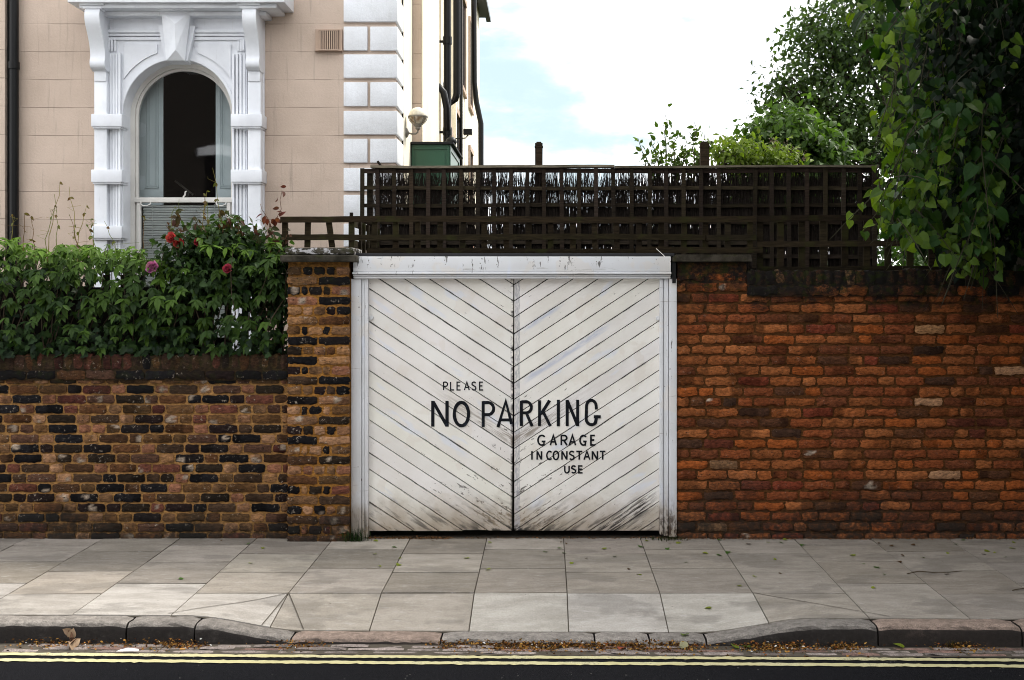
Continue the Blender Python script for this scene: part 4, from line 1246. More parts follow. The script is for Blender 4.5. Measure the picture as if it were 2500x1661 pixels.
# ---- sash window
YW = 2.80
b = MB(); ri = ra-.045
band_arch(b, ri, ra+.02, YW, YW+.05, ZBOT)
band_arch(b, ri-.030, ri-.002, YW+.016, YW+.05, ZBOT)
zm = Z(0, 1160, YW).z
b.box(xc-ri+.002, xc+ri-.002, YW-.03, YW+.045, zm-.028, zm+.022, (1, 1, 1), .006)
for s_ in (-1, 1): b.box(xc+s_*(ri-.03), xc+s_*(ri-.065), YW-.02, YW+.03, ZBOT, zm-.029, (1, 1, 1), .004)
window = b.build('window', M_WARMWHITE, house, smooth=True, auto=35)
b = MB(); N = 40
vs = [(xc+(ri-.03)*math.cos(math.pi*i/N), YW+.032, zc+(ri-.03)*math.sin(math.pi*i/N)) for i in range(N+1)]
vs += [(xc-(ri-.03), YW+.032, zm), (xc+(ri-.03), YW+.032, zm)]
b.add(vs, [tuple(reversed(range(len(vs))))]); b.build('upper_pane', M_GLASS, window)
b = MB(); b.add([(xc-ri+.06, YW+.004, ZBOT), (xc+ri-.06, YW+.004, ZBOT), (xc+ri-.06, YW+.004, zm-.03), (xc-ri+.06, YW+.004, zm-.03)], [(0, 1, 2, 3)]); b.build('lower_pane', M_GLASS, window)
b = MB()
for k in range(52):
    z_ = zm-.05-.026*k
    b.add([(xc-ri+.07, YW+.052, z_), (xc+ri-.07, YW+.052, z_), (xc+ri-.07, YW+.036, z_-.0235), (xc-ri+.07, YW+.036, z_-.0235)], [(0, 3, 2, 1)], (.9,)*3)
for x_ in (xc-.33, xc+.30): b.box(x_-.002, x_+.002, YW+.030, YW+.034, ZBOT, zm-.04)
b.build('venetian_blind', paint_mat('blind_slat_paint', (.74, .77, .75), .5, .05), window)
for (a, c_) in ((xc-ri-.05, W(947/2.376, 0, 3.0).x), (W(1253/2.376, 0, 3.0).x, xc+ri+.10)):
    b = MB(); b.box(a, c_, 2.99, 3.02, zm-.06, zc+ra+.1)
    m0, m1 = max(a, xc-ri), min(c_, xc+ri+.03)
    for k, ins in enumerate((.045, .062, .078)):
        if m1-m0 < 2*ins+.02: continue
        for (p, q, r0, r1) in ((m0+ins, m0+ins+.008, zm+.09+ins, 4.4), (m1-ins-.008, m1-ins, zm+.09+ins, 4.4), (m0+ins, m1-ins, zm+.09+ins, zm+.098+ins)):
            b.box(p, q, 2.978+.003*k, 2.9895, r0, r1)
    b.build('shutter', M_SHUT, window)
b = MB(); p = Z(1072, 1140, YW-.02)
b.tube([(p.x-.02, YW-.01, zm+.024), (p.x, YW-.012, zm+.05), (p.x+.006, YW-.02, zm+.08), (p.x+.018, YW-.02, zm+.085)], [.008, .009, .008, .006], (1, 1, 1), 8)
b.build('sash_catch', M_WARMWHITE, window)
for zx in (845, 1282):
    b = MB(); p = Z(zx, 1170, YW-.03)
    b.tube([(p.x-.05, YW-.025, zm-.028), (p.x-.045, YW-.04, zm-.05), (p.x-.02, YW-.05, zm-.064), (p.x+.02, YW-.05, zm-.064), (p.x+.045, YW-.04, zm-.05), (p.x+.05, YW-.025, zm-.028)], .006, (1, 1, 1), 8)
    b.build('sash_lift', M_WARMWHITE, window)
b = MB(); x0_, x1_ = xc-1.5, xc+1.5
b.box(x0_, x1_, 6.0, 6.05, .5, 5.2); b.box(x0_-.05, x0_-.001, HY+.31, 6.05, .5, 5.2); b.box(x1_+.001, x1_+.05, HY+.31, 6.05, .5, 5.2)
b.box(x0_, x1_, HY+.31, 5.99, 5.201, 5.25); b.box(x0_, x1_, HY+.31, 5.99, .45, .499)
b.build('room', M_DARK, house)
b = MB(); p = W(1015/2.376, 1050/2.376, 4.2); q = W(1120/2.376, 1130/2.376, 4.2); b.tube([p, q], .012, (.5, .5, .5), 6); b.build('stair_handrail', M_LAMPMETAL, house)
# drainpipe in the corner on the left
b = MB(); xp = D(30, 0, HY-.09).x; rp = .045
b.tube([(xp, HY-.07, 0), (xp, HY-.07, HTOP)], rp, (1, 1, 1), 14)
b.box(xp-.075, xp+.005, HY-.05, HY-.002, 0, HTOP-.1)
for z_ in (2.3, 4.15, 6.0): b.tube([(xp, HY-.07, z_), (xp, HY-.07, z_+.07)], rp+.010, (1, 1, 1), 14)
b.build('drainpipe', M_BLACK, house, smooth=True, auto=40)
# soil pipes, windows and sundries on the sunny side
def pipe(pts, r, col=None):
    b = MB(); b.tube(pts, r, (1, 1, 1), 12); 
    b.build('drainpipe', M_BLACK, house, smooth=True, auto=50)
y = 6.35; xa = W(1092, 0, y).x
pipe([(xa, y, 2.0), (xa, y, 8.2)], .050)
for z_ in (4.0, 5.2, 6.4):
    b = MB(); b.tube([(xa, y, z_), (xa, y, z_+.10)], .062, (1, 1, 1), 12); b.box(CX, xa, y+.02, y+.05, z_+.03, z_+.06); b.build('pipe_collar', M_BLACK, house)
p = D(1012, 200, 6.2); q = D(1026, 222, 6.2); pipe([(p.x-.15, 6.2, p.z+.0), (p.x, 6.2, p.z), (q.x-.02, 6.2, q.z+.05), (q.x+.02, 6.2, q.z-.16), (xa, 6.3, q.z-.42)], .045)
y = 7.6; xb = W(1115, 0, y).x; zb_ = D(0, 235, y).z
pipe([(xb, y, 8.2), (xb, y, zb_+.12), (xb-.02, y, zb_+.04), (xb-.09, y, zb_-.02), (xb-.20, y-.1, zb_+.08), (xb-.26, y-.2, zb_+.45)], .052)
y = 12.6; pipe([(W(1156, 0, y).x, y, 8.2), (W(1158, 0, y).x, y, D(0, 190, y).z), (W(1163, 0, y).x, y, D(0, 235, y).z), (W(1174, 0, y).x, y, D(0, 285, y).z), (W(1177, 0, y).x, y, 0)], .052)
y = 10.8; pipe([(CX+.06, y, 0), (CX+.06, y, 8.2)], .03)
for (y0_, z0_, z1_) in ((9.9, 5.6, 7.2), (11.6, 5.6, 7.2), (10.2, 2.9, 4.9), (13.6, 5.6, 7.2), (13.6, 2.9, 4.7)):
    b = MB(); b.box(CX+.001, CX+.05, y0_-.09, y0_+.92, z0_-.08, z0_-.001, (1, 1, 1), .006); b.box(CX+.001, CX+.035, y0_-.09, y0_-.001, z0_, z1_); b.box(CX+.001, CX+.035, y0_+.831, y0_+.92, z0_, z1_); b.box(CX+.001, CX+.045, y0_-.09, y0_+.92, z1_+.001, z1_+.10)
    wn = b.build('side_window', M_BUFF, house)
    b = MB(); b.box(CX+.002, CX+.006, y0_, y0_+.83, z0_, z1_); b.build('side_pane', M_DARK, wn)
# sloping lean-to edge low on the side wall
b = MB()
pA, pB = D(1042, 278, 7.4), D(1074, 382, 7.4)
b.prism([(6.9, 4.55), (7.2, 4.55), (13.0, 2.2), (13.0, 1.9)], 'x', CX+.001, CX+.16)
b.build('lean_to_verge', M_BUFF, house)
b = MB(); p = D(1040, 330, 6.0); b.lathe((p.x, 6.0, p.z-.16), [(.045, 0), (.045, .13), (.06, .14), (.075, .17), (.065, .21), (.03, .235)], 16); b.build('flue_cowl', M_BLACK, house, smooth=True, auto=50)
# porch box, green boarded
PY = 4.0
porch = thing('porch', 'small green painted timber porch box against the sunny side of the house', 'porch', (-1.3, PY, 0))
g0, g1 = D(949, 382, PY), D(1036, 334, PY)
b = MB(); b.box(g0.x, g1.x, PY, 5.35, 0, g1.z)
for (p, q, r0, r1) in ((.0, .06, 0, 1), (.94, 1., 0, 1)): b.box(g0.x+(g1.x-g0.x)*p, g0.x+(g1.x-g0.x)*q, PY-.012, PY-.001, 0, g1.z-.001)
b.box(g0.x+.026, g1.x-.026, PY-.0115, PY-.001, g1.z-.05, g1.z-.0012); b.box(g0.x+.05, g1.x-.05, PY-.008, PY-.0012, 2.4, g1.z-.075)
b.box(g1.x+.001, g1.x+.012, PY+.0, PY+.09, 0, g1.z-.001); b.box(g1.x+.001, g1.x+.012, 5.26, 5.35, 0, g1.z-.001); b.box(g1.x+.001, g1.x+.0115, PY+.091, 5.259, g1.z-.06, g1.z-.0015)
b.build('panel', M_GREEN, porch)
b = MB(); b.box(g0.x-.01, g1.x+.05, PY-.05, 5.42, g1.z+.001, g1.z+.028, (1, 1, 1), .006); b.build('porch_roof', M_FELT, porch)
# globe wall lamp
LY = 3.55
lc = D(963, 268, LY); lx0 = CX
lamp = thing('wall_lamp', 'round cream glass globe lamp on a curved arm beside the white quoins', 'lamp', (lc.x, LY, lc.z))
rg = 20.5*1.05932*(DIST+LY)/FPX
b = MB(); b.lathe((lc.x, LY, lc.z), [(rg*math.cos(R(a)), rg*math.sin(R(a))) for a in range(-84, 91, 6)], 28); b.build('globe', M_GLOBE, lamp, smooth=True)
b = MB(); b.lathe((lc.x, LY, lc.z-.012), [(rg+.001, 0), (rg+.012, 0), (rg+.012, .012), (rg+.001, .012)], 28)
for k in range(6):
    a = k*math.pi/3+.2; b.tube([(lc.x+(rg+.006)*math.cos(R(e))*math.cos(a), LY+(rg+.006)*math.cos(R(e))*math.sin(a), lc.z+(rg+.006)*math.sin(R(e))) for e in range(-72, 1, 12)], .004, (1, 1, 1), 6)
b.lathe((lc.x, LY, lc.z-rg-.055), [(.012, 0), (.03, .015), (.026, .03), (.040, .042), (.045, .062)], 16); b.build('cage', M_LAMPMETAL, lamp, smooth=True, auto=40)
b = MB(); zb_ = lc.z-rg-.075
b.tube([(lc.x, LY, zb_+.03), (lc.x, LY, zb_), (lc.x-.02, LY, zb_-.018), (lc.x-.07, LY, zb_-.02), (lx0+.03, LY, zb_-.012), (lx0+.004, LY, zb_-.01)], .010, (1, 1, 1), 8)
b.lathe((lx0+.001, LY, zb_-.01), [(.055, 0), (.05, .015), (.02, .03)], 16, (1, 1, 1), 'x'); b.build('arm', M_LAMPMETAL, lamp, smooth=True, auto=40)
# floodlight
FY = 8.0; fc = D(1079, 306, FY)
fl = thing('floodlight', 'tiny black floodlight on a thin arm far along the sunlit side wall', 'floodlight', fc[:])
b = MB(); b.box(fc.x-.07, fc.x+.06, FY-.06, FY+.06, fc.z-.035, fc.z+.05, (1, 1, 1), .012); b.build('lamp_head', M_BLACK, fl)
b = MB(); b.tube([(CX+.004, FY, fc.z-.10), (fc.x-.04, FY, fc.z-.08), (fc.x, FY, fc.z-.036)], .009, (1, 1, 1), 6); b.build('arm', M_BLACK, fl)

# ------------------------------------------------------------------ brick house over the road (seen only in the window glass)
opp = thing('brick_house', 'dark brick house across the road, seen only reflected in the arched window', 'house', (-9, -23, 0))
def fn(t):
    n = t.new('ShaderNodeTexBrick'); t.put(n.inputs['Vector'], t.mapping(t.coord('Object'), rot=(R(90), 0, 0)))
    n.inputs['Color1'].default_value = (.030, .027, .025, 1); n.inputs['Color2'].default_value = (.042, .035, .031, 1)
    n.inputs['Mortar'].default_value = (.06, .05, .04, 1); n.inputs['Scale'].default_value = 4.5
    return dict(color=n.outputs[0], rough=.9, spec=.1)
M_OPP = mat('dark_brick', fn)
b = MB(); b.box(-17, 15, -30, -23, -.3, 10.6); b.build('wall', M_OPP, opp)
for x_ in (-14, -10.6, -7.6, -4.4, -1, 2.4, 6, 9.6):
    for z_ in (1.2, 4.6):
        b = MB(); b.box(x_-.45, x_+.45, -22.99, -22.96, z_, z_+1.8); wn = b.build('window', M_DARK, opp)
        b = MB(); b.box(x_-.7, x_+.7, -22.99, -22.9, z_+1.82, z_+2.08); b.build('lintel', M_WHITE, wn); b = MB(); b.box(x_-.6, x_+.6, -22.99, -22.85, z_-.12, z_-.01); b.build('sill', M_WHITE, wn)
# ------------------------------------------------------------------ foliage tools
def unit(n):
    v = rng.normal(size=(n, 3)); return v/np.linalg.norm(v, axis=1, keepdims=True)
def ramp_cols(n, a, b_, k=None, jit=.25):
    k = rng.random(n) if k is None else np.clip(k, 0, 1)
    c = np.array(a)[None]*(1-k[:, None])+np.array(b_)[None]*k[:, None]
    return c*(1+rng.uniform(-jit, jit, (n, 1)))
def clumps(mb, cl, per, size, tm, ca, cb_, spread=.13, hang=.35, shell=.55, keep=None, jit=.3, sun_k=.6):
    """cl: list of (centre, radii, twigs); leaves gather round twig points spread through each clump"""
    for (c, r, nt) in cl:
        c = np.array(c, float); r = np.array(r, float)*np.ones(3)
        d = unit(nt); rad = shell+(1-shell)*rng.random(nt)**.6
        rad[rng.random(nt) < .18] *= rng.uniform(.2, .9)
        tp = c+d*r*rad[:, None]
        P = np.repeat(tp, per, 0)+rng.normal(0, spread, (nt*per, 3)); O = np.repeat(d, per, 0)
        if keep is not None:
            m = keep(P); P, O = P[m], O[m]
        n = len(P)
        if n == 0: continue
        ax = O*.55+unit(n)*.75+np.array([0, 0, -hang]); nm = O*.5+unit(n)*.6+np.array([0, 0, .6])
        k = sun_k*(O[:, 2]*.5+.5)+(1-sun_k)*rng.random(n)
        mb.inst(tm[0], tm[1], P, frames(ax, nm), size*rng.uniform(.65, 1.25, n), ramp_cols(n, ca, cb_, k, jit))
def branch(mb, p, q, r0, r1, col=(.045, .035, .028), sag=.0, n=7, seg=7):
    p, q = Vector(p), Vector(q); pts = []
    L = (q-p).length
    for i in range(n):
        t_ = i/(n-1); v = p.lerp(q, t_)+Vector((rng.normal(0, .02*L), rng.normal(0, .02*L), rng.normal(0, .015*L)-sag*L*math.sin(t_*math.pi))) if 0 < i < n-1 else p.lerp(q, t_)
        pts.append(v)
    mb.tube(pts, [r0+(r1-r0)*i/(n-1) for i in range(n)], col, seg)
    return pts
def tree(name, label, base, cl, per, size, tm, ca, cb_, trunk_r, mat_=None, spread=.13, hang=.3, cat='tree', group=None, keep=None, shell=.5, jit=.3):
    th = thing(name, label, cat, base, group)
    b = MB(); clumps(b, cl, per, size, tm, ca, cb_, spread, hang, shell, keep, jit)
    b.build('crown', mat_ or M_LEAF, th)
    b = MB(); base = Vector(base)
    zs = min(c[0][2] for c in cl); xm = sum(c[0][0] for c in cl)/len(cl); ym = sum(c[0][1] for c in cl)/len(cl); zt = max(c[0][2] for c in cl)
    top = Vector((xm*.5+base.x*.5, ym*.5+base.y*.5, zt))
    pts = branch(b, base, top, trunk_r, trunk_r*.3, n=9, seg=10)
    for (c, r, nt) in cl:
        k = min(7, max(2, int(2+5*(c[2]-base.z)/(top.z-base.z+.01)-1.5)))
        e = branch(b, pts[k], c, trunk_r*.4, trunk_r*.12)
        for _ in range(5):
            d = unit(1)[0]*np.array(r)*.85*np.ones(3); branch(b, e[rng.integers(3, 7)], Vector(c)+Vector(d), trunk_r*.13, .006, n=5, seg=5)
    b.build('trunk', M_BARK, th)
    return th

# ------------------------------------------------------------------ hedge of creeper and climbing rose on the low wall
prof_u = np.array([-900, 0, 60, 106, 160, 265, 330, 400, 440, 480, 600, 660, 690, 700])
prof_v = np.array([600, 596, 600, 612, 606, 596, 622, 640, 622, 600, 596, 604, 628, 650])
def hedge_top(x, y):
    u = UX+x*FPX/(DIST+y); return EYE-(np.interp(u, prof_u, prof_v)-VY)*(DIST+.25)/FPX+.030*np.sin(x*11.3)+.022*np.sin(x*23.1+1)+.015*np.sin(x*41+y*20)
HX0, HX1 = -6.8, -2.06
hedge = thing('hedge', 'dense dark green creeper hedge with drooping five-fingered leaves on the low wall', 'hedge', (-4.4, .3, 1.42))
b = MB(); b2 = MB()
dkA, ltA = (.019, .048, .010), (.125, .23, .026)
N = 1550
x = rng.uniform(HX0, HX1, N); ty = rng.random(N)
y = np.where(ty < .65, .02+rng.normal(0, .05, N), rng.uniform(.02, .55, N))
top = hedge_top(x, y)
zz_ = np.where(rng.random(N) < .30, top-abs(rng.normal(0, .05, N)), 1.46+(top-1.46)*rng.random(N)**.85)
y += np.where(zz_ > top-.12, rng.uniform(0, .35, N), 0) + .05*np.sin(x*5+zz_*7)
gap = (np.exp(-((x+2.47)/.16)**2-((zz_-1.78)/.10)**2) > .75) & (rng.random(N) < .8)
x, y, zz_, top = x[~gap], y[~gap], zz_[~gap], top[~gap]; N = len(x)
P = np.stack([x, y, zz_], 1)
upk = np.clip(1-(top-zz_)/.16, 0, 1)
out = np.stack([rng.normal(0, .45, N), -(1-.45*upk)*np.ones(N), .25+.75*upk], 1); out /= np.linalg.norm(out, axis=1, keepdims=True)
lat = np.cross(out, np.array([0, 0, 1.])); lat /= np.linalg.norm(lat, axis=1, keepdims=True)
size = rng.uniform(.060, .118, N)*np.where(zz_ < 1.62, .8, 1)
kcol = np.clip(.25+.65*upk+rng.normal(0, .18, N), 0, 1)  # leaves coloured lighter towards the hedge top, as lit from above
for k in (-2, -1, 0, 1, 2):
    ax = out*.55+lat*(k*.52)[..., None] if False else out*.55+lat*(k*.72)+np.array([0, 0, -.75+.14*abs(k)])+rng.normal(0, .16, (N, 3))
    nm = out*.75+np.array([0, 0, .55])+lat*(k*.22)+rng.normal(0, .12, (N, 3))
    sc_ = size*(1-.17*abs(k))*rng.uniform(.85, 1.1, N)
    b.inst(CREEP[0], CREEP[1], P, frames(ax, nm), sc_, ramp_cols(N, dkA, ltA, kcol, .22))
N = 3200                                            # ivy low down and leaves filling the inside
x = rng.uniform(HX0, HX1, N); y = rng.uniform(-.02, .5, N); top = hedge_top(x, y)
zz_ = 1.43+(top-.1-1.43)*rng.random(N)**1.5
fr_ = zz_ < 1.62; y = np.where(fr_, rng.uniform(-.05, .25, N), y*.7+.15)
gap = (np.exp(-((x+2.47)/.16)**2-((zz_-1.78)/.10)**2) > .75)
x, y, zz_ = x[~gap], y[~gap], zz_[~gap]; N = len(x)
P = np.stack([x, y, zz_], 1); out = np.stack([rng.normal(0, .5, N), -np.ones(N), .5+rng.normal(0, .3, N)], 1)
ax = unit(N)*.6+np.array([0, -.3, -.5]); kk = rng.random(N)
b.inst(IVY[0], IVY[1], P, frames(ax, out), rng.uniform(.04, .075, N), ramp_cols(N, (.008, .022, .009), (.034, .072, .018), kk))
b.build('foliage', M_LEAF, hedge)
b = MB()
for _ in range(150):
    x_ = rng.uniform(HX0, HX1); y_ = rng.uniform(.05, .5); t_ = hedge_top(np.array([x_]), y_)[0]
    branch(b, (x_, y_, 1.40), (x_+rng.normal(0, .2), y_+rng.normal(0, .08), t_-.03), .006, .002, (.06, .045, .03), n=6, seg=5)
b.build('stems', M_BARK, hedge)
b = MB(); b.box(HX0, -2.75, .30, .36, 1.38, 1.95, (.012, .010, .008)); 
for x_ in np.arange(HX0, -2.1, .14): b.box(x_, x_+.05, .37, .39, 1.38, 2.05, (.02, .016, .012))
b.build('hidden_fence', M_LITTER, hedge)
b = MB()                                            # pale young tendrils along the top
for u, v, h in [(30, 575, 70), (62, 562, 72), (105, 548, 120), (118, 570, 150), (135, 560, 90), (170, 590, 95), (180, 600, 140), (215, 575, 70), (232, 560, 60), (300, 590, 55), (345, 600, 66), (395, 575, 90), (428, 520, 110), (480, 545, 130), (498, 540, 120), (512, 530, 100), (545, 520, 180), (575, 530, 60), (85, 580, 66), (250, 585, 46)]:
    p = W(u+rng.normal(0, 6), 640, .2); h_ = (h+45)/306; q = Vector((p.x+rng.normal(0, .06), p.y+rng.normal(0, .04), p.z+h_))
    cc = ((.30, .26, .07), (.20, .24, .05), (.22, .13, .05))[rng.integers(3)]
    pts = branch(b, p, q, .0035, .0016, cc, n=7, seg=5)
    nl = rng.integers(3, 8); i_ = rng.integers(3, 7, nl)
    PP = np.array([pts[i][:] for i in i_]); a_ = unit(nl)*.6+np.array([0, -.2, -.6])
    b.inst(OVATE[0], OVATE[1], PP, frames(a_, unit(nl)+np.array([0, -1, .3])), rng.uniform(.018, .042, nl), ramp_cols(nl, (.13, .065, .025), (.13, .17, .03)))
    for _ in range(2):
        s0 = pts[rng.integers(2, 6)]; b.tube([s0, s0+Vector((rng.normal(0, .03), -.01, .03)), s0+Vector((rng.normal(0, .06), -.02, .045))], .0012, cc, 4)
b.build('tendril_shoots', M_LEAF, hedge)

rose = thing('rose_bush', 'climbing rose with red and pink blooms rising over the hedge beside the pier', 'rose bush', (-2.8, .2, 1.42))
b = MB()
rc = [(D(430, 585, .2), (.24, .15, .17), 40), (D(490, 560, .2), (.27, .16, .16), 60), (D(545, 560, .25), (.26, .18, .18), 60), (D(600, 600, .2), (.22, .16, .20), 50), (D(560, 640, .15), (.36, .16, .16), 60), (D(635, 650, .2), (.12, .14, .25), 26), (D(470, 640, .12), (.30, .12, .14), 44)]
clumps(b, [(c[:], r, n) for (c, r, n) in rc], 9, .062, OVATE, (.012, .032, .013), (.055, .105, .026), .045, .35, .45)
b.build('foliage', M_LEAF, rose)
b = MB(); bsl, bsr = MB(), MB()
for (u0, v0, u1, v1, n_) in [(430, 560, 395, 500, 7), (440, 545, 408, 487, 8), (420, 560, 382, 520, 7), (470, 540, 445, 500, 7), (540, 540, 520, 492, 8), (560, 545, 545, 500, 5), (600, 560, 575, 500, 7), (625, 590, 650, 440, 12), (640, 560, 600, 470, 6), (635, 600, 662, 540, 7), (590, 560, 625, 520, 7), (515, 545, 505, 480, 5)]:
    p, q = D(u0, v0, .15), D(u1, v1, .12); pts = branch(bsl if u0 < 500 else bsr, p, q, .004, .0018, (.10, .05, .03), n=8, seg=5)
    PP = np.array([pts[i][:] for i in rng.integers(2, 8, n_)])+rng.normal(0, .018, (n_, 3))
    red = (u1 > 595 and v1 < 480)
    b.inst(OVATE[0], OVATE[1], PP, frames(unit(n_)*.7+np.array([0, -.1, -.45]), unit(n_)+np.array([0, -1.2, .5])), rng.uniform(.040, .068, n_), ramp_cols(n_, (.13, .025, .018) if red else (.075, .022, .014), (.11, .035, .02) if red else (.05, .06, .02)))
b.build('young_red_leaves', M_LEAF, rose); bsl.build('stems', M_BARK, rose); bsr.build('stems', M_BARK, rose)
PET = leaf_template([(.10, 0), (.42, .30), (.52, .62), (.42, .88), (.15, 1.0)], -.25, -.35)
def bloom(c, size, ca, cb_, face):
    b = MB(); f = Vector(face).normalized(); e1 = f.orthogonal().normalized(); e2 = f.cross(e1)
    for ring, (n_, open_, sz) in enumerate([(4, .12, .55), (5, .38, .72), (6, .75, .92), (6, 1.2, 1.0)]):
        a = 2*np.pi*(np.arange(n_)+.37*ring)/n_+rng.normal(0, .12, n_)
        rad = np.cos(a)[:, None]*np.array(e1)+np.sin(a)[:, None]*np.array(e2)
        ax = np.array(f)*np.cos(open_)+rad*np.sin(open_); nm = np.array(f)*np.sin(open_)*1.0-rad*np.cos(open_)
        b.inst(PET[0], PET[1], np.array(c)[None]+rad*size*.05, frames(ax+rng.normal(0, .08, (n_, 3)), nm), size*sz*rng.uniform(.85, 1.1, n_), ramp_cols(n_, ca, cb_, rng.random(n_)))
    return b.build('bloom', M_PETAL, rose, smooth=True)
for (u, v, sz, ca, cb_, f) in [(398, 550, .062, (.55, .035, .035), (.60, .12, .08), (-.3, -1, .3)), (412, 562, .058, (.50, .03, .03), (.58, .10, .07), (.3, -1, .1)), (458, 560, .050, (.42, .02, .03), (.5, .06, .06), (.2, -1, .3)), (353, 617, .070, (.62, .10, .22), (.66, .36, .42), (-.1, -1, .25)), (525, 621, .052, (.45, .03, .06), (.52, .08, .10), (.1, -1, .2))]:
    bloom(D(u, v, -.03 if v > 600 else .06)[:], sz*.84, np.array(ca)*np.array((1, 1.8, 2.2)), cb_, f)

# ------------------------------------------------------------------ lime tree drooping over the right wall
lime = thing('lime_tree', 'big dark lime tree drooping heart-shaped leaves over the orange wall', 'tree', (4.9, 1.9, 0))
ol_v = np.array([-1500, -300, -60, 0, 60, 130, 200, 240, 300, 370, 410, 440, 480, 545, 560, 600, 640, 660])
ol_u = np.array([1700, 1850, 1930, 1945, 1955, 2000, 2005, 1985, 1985, 1995, 2010, 1965, 1955, 1940, 2060, 2165, 2190, 2600])
def lime_keep(P):
    s_ = FPX/(DIST+P[:, 1]); u = (UX+P[:, 0]*s_)/1.05932; v = (VY-(P[:, 2]-EYE)*s_)/1.05932
    thin = np.clip((u-np.interp(v, ol_v, ol_u))/170, .0, 1)
    return (u > np.interp(v, ol_v, ol_u)+6) & (v < 668) & (rng.random(len(P)) < .14+.86*thin)
b = MB(); bt = MB()
yg, mg, dg = (.17, .26, .020), (.020, .058, .012), (.004, .012, .005)  # dg puts the deep shade inside the crown into the leaf colour
def sprays(n, u0, u1, v0, v1, y0, y1, per, size, bright):
    for _ in range(n):
        y_ = rng.uniform(y0, y1); p = np.array(D(rng.uniform(u0, u1), rng.uniform(v0, v1), y_)[:])
        L = rng.uniform(.35, .75); d = np.array([-.55+rng.normal(0, .35), -.30+rng.normal(0, .35), -.62+rng.normal(0, .22)]); d /= np.linalg.norm(d)
        t_ = np.linspace(.1, 1, per); P = p+d*L*t_[:, None]+np.array([0, 0, -.10])*(t_**2)[:, None]
        side = np.cross(d, [0, 0, 1.]); side /= np.linalg.norm(side)+1e-6
        sg = np.where(np.arange(per) % 2, 1, -1)[:, None]
        P = P+sg*side*.045+rng.normal(0, .018, (per, 3))
        m = lime_keep(P)
        if m.sum() < per*.45: continue
        pts = [Vector(p+d*L*k+np.array([0, 0, -.10])*k*k) for k in (0, .3, .6, .9)]
        bt.tube(pts, [.005, .004, .003, .0018], (.03, .028, .016), 5)
        P, sg2, tt = P[m], sg[m], t_[m]; n_ = len(P)
        ax = d*.45+sg2*side*.7+np.array([0, -.12, -.62])+rng.normal(0, .33, (n_, 3))
        nm = np.array([-.30, -.45, .65])+rng.normal(0, .50, (n_, 3))
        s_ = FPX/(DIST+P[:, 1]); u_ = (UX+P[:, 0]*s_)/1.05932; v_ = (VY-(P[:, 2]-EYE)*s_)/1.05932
        outer = np.clip(1-(u_-np.interp(v_, ol_v, ol_u))/115, 0, 1)          # young outer growth is yellower, with light on the crown's edge painted in
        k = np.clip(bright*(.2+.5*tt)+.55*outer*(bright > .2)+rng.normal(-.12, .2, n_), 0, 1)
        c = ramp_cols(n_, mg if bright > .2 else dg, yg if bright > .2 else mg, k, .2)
        F_ = frames(ax, nm); S_ = .92*size*rng.uniform(.45, 1.15, n_)*(1-.25*tt); mk = rng.random(n_) < .42
        for tm_, q_ in ((LIME, ~mk), (CURL, mk)):
            if q_.any(): b.inst(tm_[0], tm_[1], P[q_], F_[q_], S_[q_], c[q_])
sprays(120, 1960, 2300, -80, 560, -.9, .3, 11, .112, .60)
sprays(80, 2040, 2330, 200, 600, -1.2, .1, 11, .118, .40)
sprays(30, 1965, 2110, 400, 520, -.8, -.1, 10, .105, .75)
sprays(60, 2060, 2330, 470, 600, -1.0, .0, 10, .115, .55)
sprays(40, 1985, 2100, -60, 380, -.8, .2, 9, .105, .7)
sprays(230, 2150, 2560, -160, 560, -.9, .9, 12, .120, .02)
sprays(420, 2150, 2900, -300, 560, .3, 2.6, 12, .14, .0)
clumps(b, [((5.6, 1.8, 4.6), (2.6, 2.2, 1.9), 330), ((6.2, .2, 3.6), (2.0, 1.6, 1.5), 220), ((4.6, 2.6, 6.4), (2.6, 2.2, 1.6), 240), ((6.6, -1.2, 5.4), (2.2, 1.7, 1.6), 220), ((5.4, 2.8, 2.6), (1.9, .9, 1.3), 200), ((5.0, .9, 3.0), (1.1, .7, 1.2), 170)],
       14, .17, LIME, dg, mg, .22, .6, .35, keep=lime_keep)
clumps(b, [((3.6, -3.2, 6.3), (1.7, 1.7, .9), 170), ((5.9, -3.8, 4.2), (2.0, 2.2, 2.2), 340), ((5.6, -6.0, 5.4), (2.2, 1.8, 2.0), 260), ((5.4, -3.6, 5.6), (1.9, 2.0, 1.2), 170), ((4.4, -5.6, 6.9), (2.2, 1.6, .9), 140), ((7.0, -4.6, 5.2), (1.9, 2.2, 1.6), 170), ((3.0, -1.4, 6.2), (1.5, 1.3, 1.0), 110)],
       14, .17, LIME, dg, mg, .25, .6, .2)  # canopy out of view over the road, thickened to shade the right wall
clumps(b, [((4.85, -.95, 1.9), (.65, .6, 1.5), 130), ((3.8, -2.4, 4.8), (1.3, 1.3, .8), 170), ((5.2, -1.7, 2.4), (1.1, 1.2, 1.7), 200), ((5.6, -3.0, 2.2), (1.5, 1.2, 1.6), 200)], 14, .15, LIME, dg, mg, .22, .6, .2)  # unseen leaf clumps added outside the view to block light on the wall
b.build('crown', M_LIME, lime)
pts = branch(bt, (4.9, 1.9, -.1), (5.1, 1.6, 6.5), .26, .12, (.03, .026, .02), n=9, seg=14)
for q in [(3.0, .2, 4.1), (2.9, -.3, 3.3), (3.3, -.6, 4.6), (3.4, .3, 3.0), (4.1, -.8, 3.4), (6.3, .1, 4.2), (6.8, -1.2, 5.4), (4.6, 2.6, 6.2), (3.6, -3.2, 6.3), (5.4, -3.6, 5.6), (4.4, -5.6, 6.9), (7.0, -4.6, 5.2)]:
    branch(bt, pts[min(7, max(2, int(q[2]*1.0)))], q, .06, .008, (.03, .026, .02), sag=-.06, n=8, seg=7)
